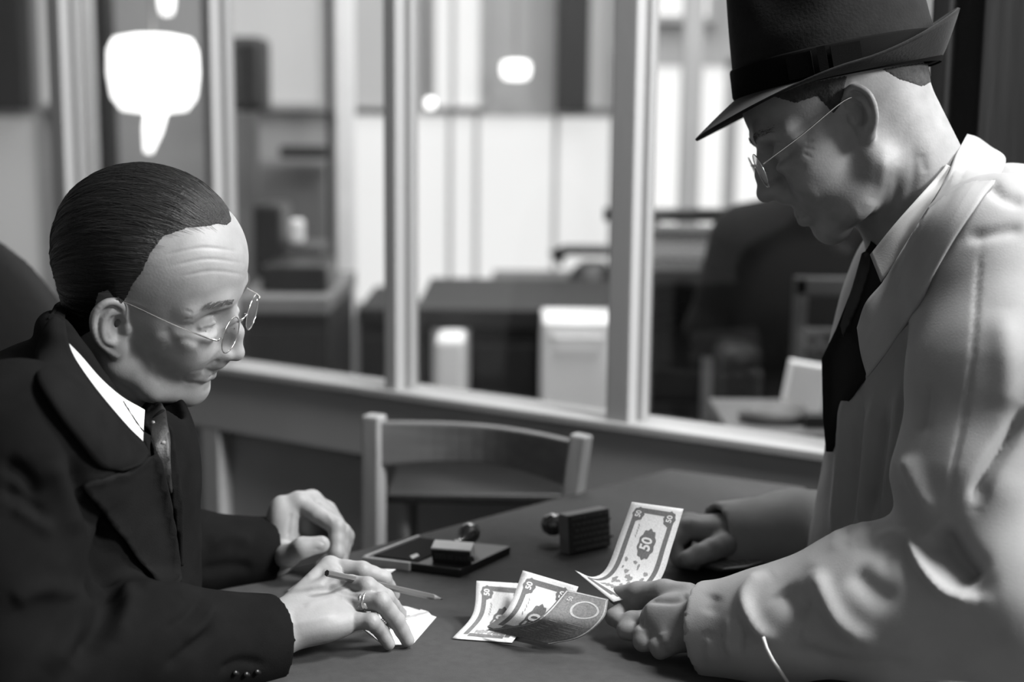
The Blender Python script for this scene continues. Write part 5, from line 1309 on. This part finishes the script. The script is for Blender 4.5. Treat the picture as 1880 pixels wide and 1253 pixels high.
def blob(u, v, ru, rv, a, lobes=0, amp=.1, n=28, seed=0, jag=0):
    rs = random.Random(seed); P_ = [(u, v)]; F = [1+amp*math.cos(lobes*2*math.pi*k/n)+(rs.uniform(-jag, jag) if jag else 0) for k in range(n)]; m_ = 4 if ru > .1 else 1
    for j in range(1, m_+1):
        for k in range(n):
            t = 2*math.pi*k/n; f = F[k]*j/m_; P_.append((u+ru*f*math.cos(t)/a, v+rv*f*math.sin(t)))
    T_ = [(0, 1+k, 1+(k+1) % n) for k in range(n)]
    for j in range(1, m_): T_ += [(1+(j-1)*n+k, 1+j*n+k, 1+j*n+(k+1) % n, 1+(j-1)*n+(k+1) % n) for k in range(n)]
    return P_, T_
def ringp(u, v, ru, rv, th, a, n=36):
    P_ = []
    for k in range(n):
        t = 2*math.pi*k/n
        for f in (1, 1-th): P_.append((u+ru*f*math.cos(t)/a, v+rv*f*math.sin(t)))
    return P_, [(2*k, 2*k+1, (2*k+3) % (2*n), (2*k+2) % (2*n)) for k in range(n)]
def textp(u, v, size, a, T_=None):
    V, F = T_ or TXT50; return [(u-x*size/a, v-y*size*1.0) for x, y, z in V], F      # reads towards the top edge, glyph tops to the left
def note_face(nt, ob, frac=1.0, seed=0):
    a = nt.len/frac/nt.w; a_ = nt.len/nt.w; k = a_/a          # k>1: the sheet is longer than drawn
    m = .10; i = .20; U = lambda x: x/a_                      # x in note widths -> u
    L_ = a_
    B = [strip(U(.15), m+.05, U(L_-.15), m+.05, .085, a_, 24), strip(U(.15), 1-m-.05, U(L_-.15), 1-m-.05, .085, a_, 24), strip(U(.15), .2, U(.15), .8, .10, a_, 8), strip(U(L_-.15), .2, U(L_-.15), .8, .10, a_, 8)]
    B += [blob(U(.24), .20, .15, .11, a_, 8, .08), blob(U(.24), .80, .15, .11, a_, 8, .08)]
    nt.patch('printed_border', B, M_ink, ob)
    nt.patch('cartouche', [blob(U(.82), .53, .31, .155, a_, 10, .07, 40)], M_ink, ob)
    rs = random.Random(seed); S = []
    for q_ in range(26):
        u_ = rs.uniform(1.2, max(1.25, L_-.3)); S.append(blob(U(u_), rs.uniform(.25, .78), rs.uniform(.02, .075), rs.uniform(.015, .05), a_, 0, 0, 14, q_, .35))
    for q_ in range(5): S.append(strip(U(.45+q_*.06), .27+.012*(q_ % 2), U(.50+q_*.06), .30, .012, a_, 2))
    nt.patch('vignette', S, M_inkpale, ob, .00035)['kind'] = 'stuff'
    for tx in (textp(U(.82), .53, .27, a_), textp(U(.24), .20, .145, a_), textp(U(.24), .80, .145, a_)): nt.patch('numeral', [tx], M_note, ob, .0006)
def note_back(nt, ob):
    a_ = nt.len/nt.w; U = lambda x: x/a_; L_ = a_
    B = [strip(U(.03), .04, U(L_-.03), .04, .03, a_, 24), strip(U(.03), .96, U(L_-.03), .96, .03, a_, 24), strip(U(.03), .05, U(.03), .95, .03, a_, 8)]
    B += [ringp(U(.46), .60, .26, .27, .16, a_)]
    for q_ in range(7): B.append(strip(U(.9+.12*q_), .18+.03*(q_ % 2), U(.93+.12*q_), .34, .02, a_, 3)); B.append(strip(U(.9+.12*q_), .50, U(.95+.12*q_), .82-.03*(q_ % 3), .014, a_, 3))
    nt.patch('printed_border', B, M_noteline, ob)
    nt.patch('numeral', [textp(U(.24), .22, .14, a_)], M_noteline, ob, .0005)
def mk(name, label, L_, R_, back=False, seed=0, group=None):
    nt = Note(L_, R_); ob = nt.sheet(name, M_noteback if back else M_note); tag(ob, label, 'banknote', group)
    (note_back(nt, ob) if back else note_face(nt, ob, 1.0, seed)); return ob
mk('banknote', 'banknote marked 50 held upright by the man in the hat, its end curled left',
   [W(1160, 922, 1.625), W(1137, 985, 1.610), W(1114, 1043, 1.595), W(1088, 1060, 1.588), W(1056, 1048, 1.592)],
   [W(1255, 935, 1.62), W(1235, 1000, 1.600), W(1214, 1062, 1.580), W(1180, 1090, 1.562), W(1126, 1106, 1.552)], seed=2)
mk('banknote', 'leftmost of the three banknotes on the table, lowest of them, white margin up',
   [T(875, 1067, .045), T(868, 1128, .018), T(830, 1173, .0015)], [T(974, 1073, .040), T(972, 1133, .012), T(940, 1181, .0012)], seed=5)
mk('banknote', 'middle banknote of the three on the table, marked 50 and lying on the leftmost',
   [T(960, 1048, .062), T(932, 1118, .034), T(890, 1154, .0060)], [T(1062, 1078, .056), T(1040, 1130, .030), T(1006, 1182, .0050)], seed=8)
mk('banknote', 'grey banknote turned back up with an oval, topmost of the three on the table',
   [T(1040, 1083, .060), T(1000, 1127, .044), T(965, 1146, .030), T(892, 1157, .0120)], [T(1117, 1101, .056), T(1108, 1136, .040), T(1068, 1170, .020), T(1010, 1184, .0080)], back=True)
# wad of notes under the far hand
wd = None
for k in range(5):
    h = .010+k*.0022; dx = k*1.5
    L_ = [T(1268+dx, 1036-k, h+.004), T(1300, 1026-k, h+.003), T(1340, 1019-k, h)]; R_ = [T(1322+dx, 1050-k, h+.001), T(1368, 1046-k, h), T(1412-k*2, 1036-k, h)]
    nt = Note(L_, R_); ob = nt.sheet('banknote', M_noteback)
    tag(ob, '%s note of the dark wad under the far hand in the right sleeve' % ('lowest', 'second lowest', 'middle', 'second from top', 'topmost')[k], 'banknote', 'wad of notes in the far hand')
    if k == 4:
        a_ = nt.len/nt.w; nt.patch('printed_border', [strip(.1+.16*q_, .2, .16+.16*q_, .8, .05, a_, 4) for q_ in range(5)]+[strip(.02, .96, .98, .96, .06, a_, 8)], M_noteline, ob, .0006)
# papers under the hand of the bareheaded man
M_paper = mat('white_paper', .66, rough=.85, noise=(300, .04)); M_pencil = mat('pencil_paint', .085, rough=.3, spec=.5)
def slip(label, pxs, h, seed=0, lines=True, group='paper slips under the writing hand'):
    P_ = [T(x, y, h) for x, y in pxs]; bm = bmesh.new(); a = [bm.verts.new(p) for p in P_]; b = [bm.verts.new(p+np.array([0, 0, .0004])) for p in P_]; n = len(P_)
    bm.faces.new(a[::-1]); bm.faces.new(b)
    for i in range(n): bm.faces.new((a[i], a[(i+1) % n], b[(i+1) % n], b[i]))
    o = bm_obj('paper_slip', bm, M_paper); tag(o, label, 'paper', group)
    return o
slip('lowest white slip under the writing hand, reaching furthest right', [(700, 1110), (752, 1117), (801, 1134), (757, 1185), (706, 1186), (660, 1150)], .0004)
slip('white slip with a printed scribble under the fingertips of the writing hand', [(690, 1108), (748, 1115), (772, 1122), (737, 1168), (700, 1172), (660, 1140)], .0011)
s3 = slip('topmost narrow white slip under the fingertips of the writing hand', [(772, 1120), (786, 1124), (794, 1133), (752, 1180), (741, 1170)], .0018)
bm = bmesh.new()
for i, (x, y, x2, y2) in enumerate(((739, 1124, 746, 1122), (744, 1133, 752, 1131), (738, 1140, 748, 1138), (730, 1131, 736, 1129))):
    a, b = Vector(T(x, y, .0017)), Vector(T(x2, y2, .0017)); add_tube(bm, [a, (a+b)/2+Vector((0, .001, 0)), b], .0004, 4)
bm_obj('ink_mark', bm, M_ink, [o for o in bpy.data.objects if o.name.startswith('paper_slip')][1])
sheet1 = Note([T(526, 1086, .004), T(560, 1062, .012), T(592, 1042, .016)], [T(640, 1108, .004), T(680, 1078, .012), T(727, 1046, .030)])
o = sheet1.sheet('paper_sheet', M_paper); tag(o, 'white sheet behind the writing hand, its corner past the first finger', 'paper')
# pencil
a, b = Vector(T(600, 1053, .088)), Vector(T(813, 1101, .016)); d = (b-a).normalized()
pc = empty('pencil', tuple(b), 0, 'dark pencil held between the fingers of the writing hand', 'pencil')
bm = bmesh.new(); add_tube(bm, [a, b-d*.018], .0036, 6); bm_obj('barrel', bm, M_pencil, pc)
bm = bmesh.new(); add_tube(bm, [b-d*.018, b-d*.005], [.0036, .0012], 8); bm_obj('sharpened_wood', bm, mat('pencil_wood', .18), pc, smooth=True)
bm = bmesh.new(); add_tube(bm, [b-d*.005, b], [.0012, .0003], 8); bm_obj('lead', bm, M_black, pc, smooth=True)
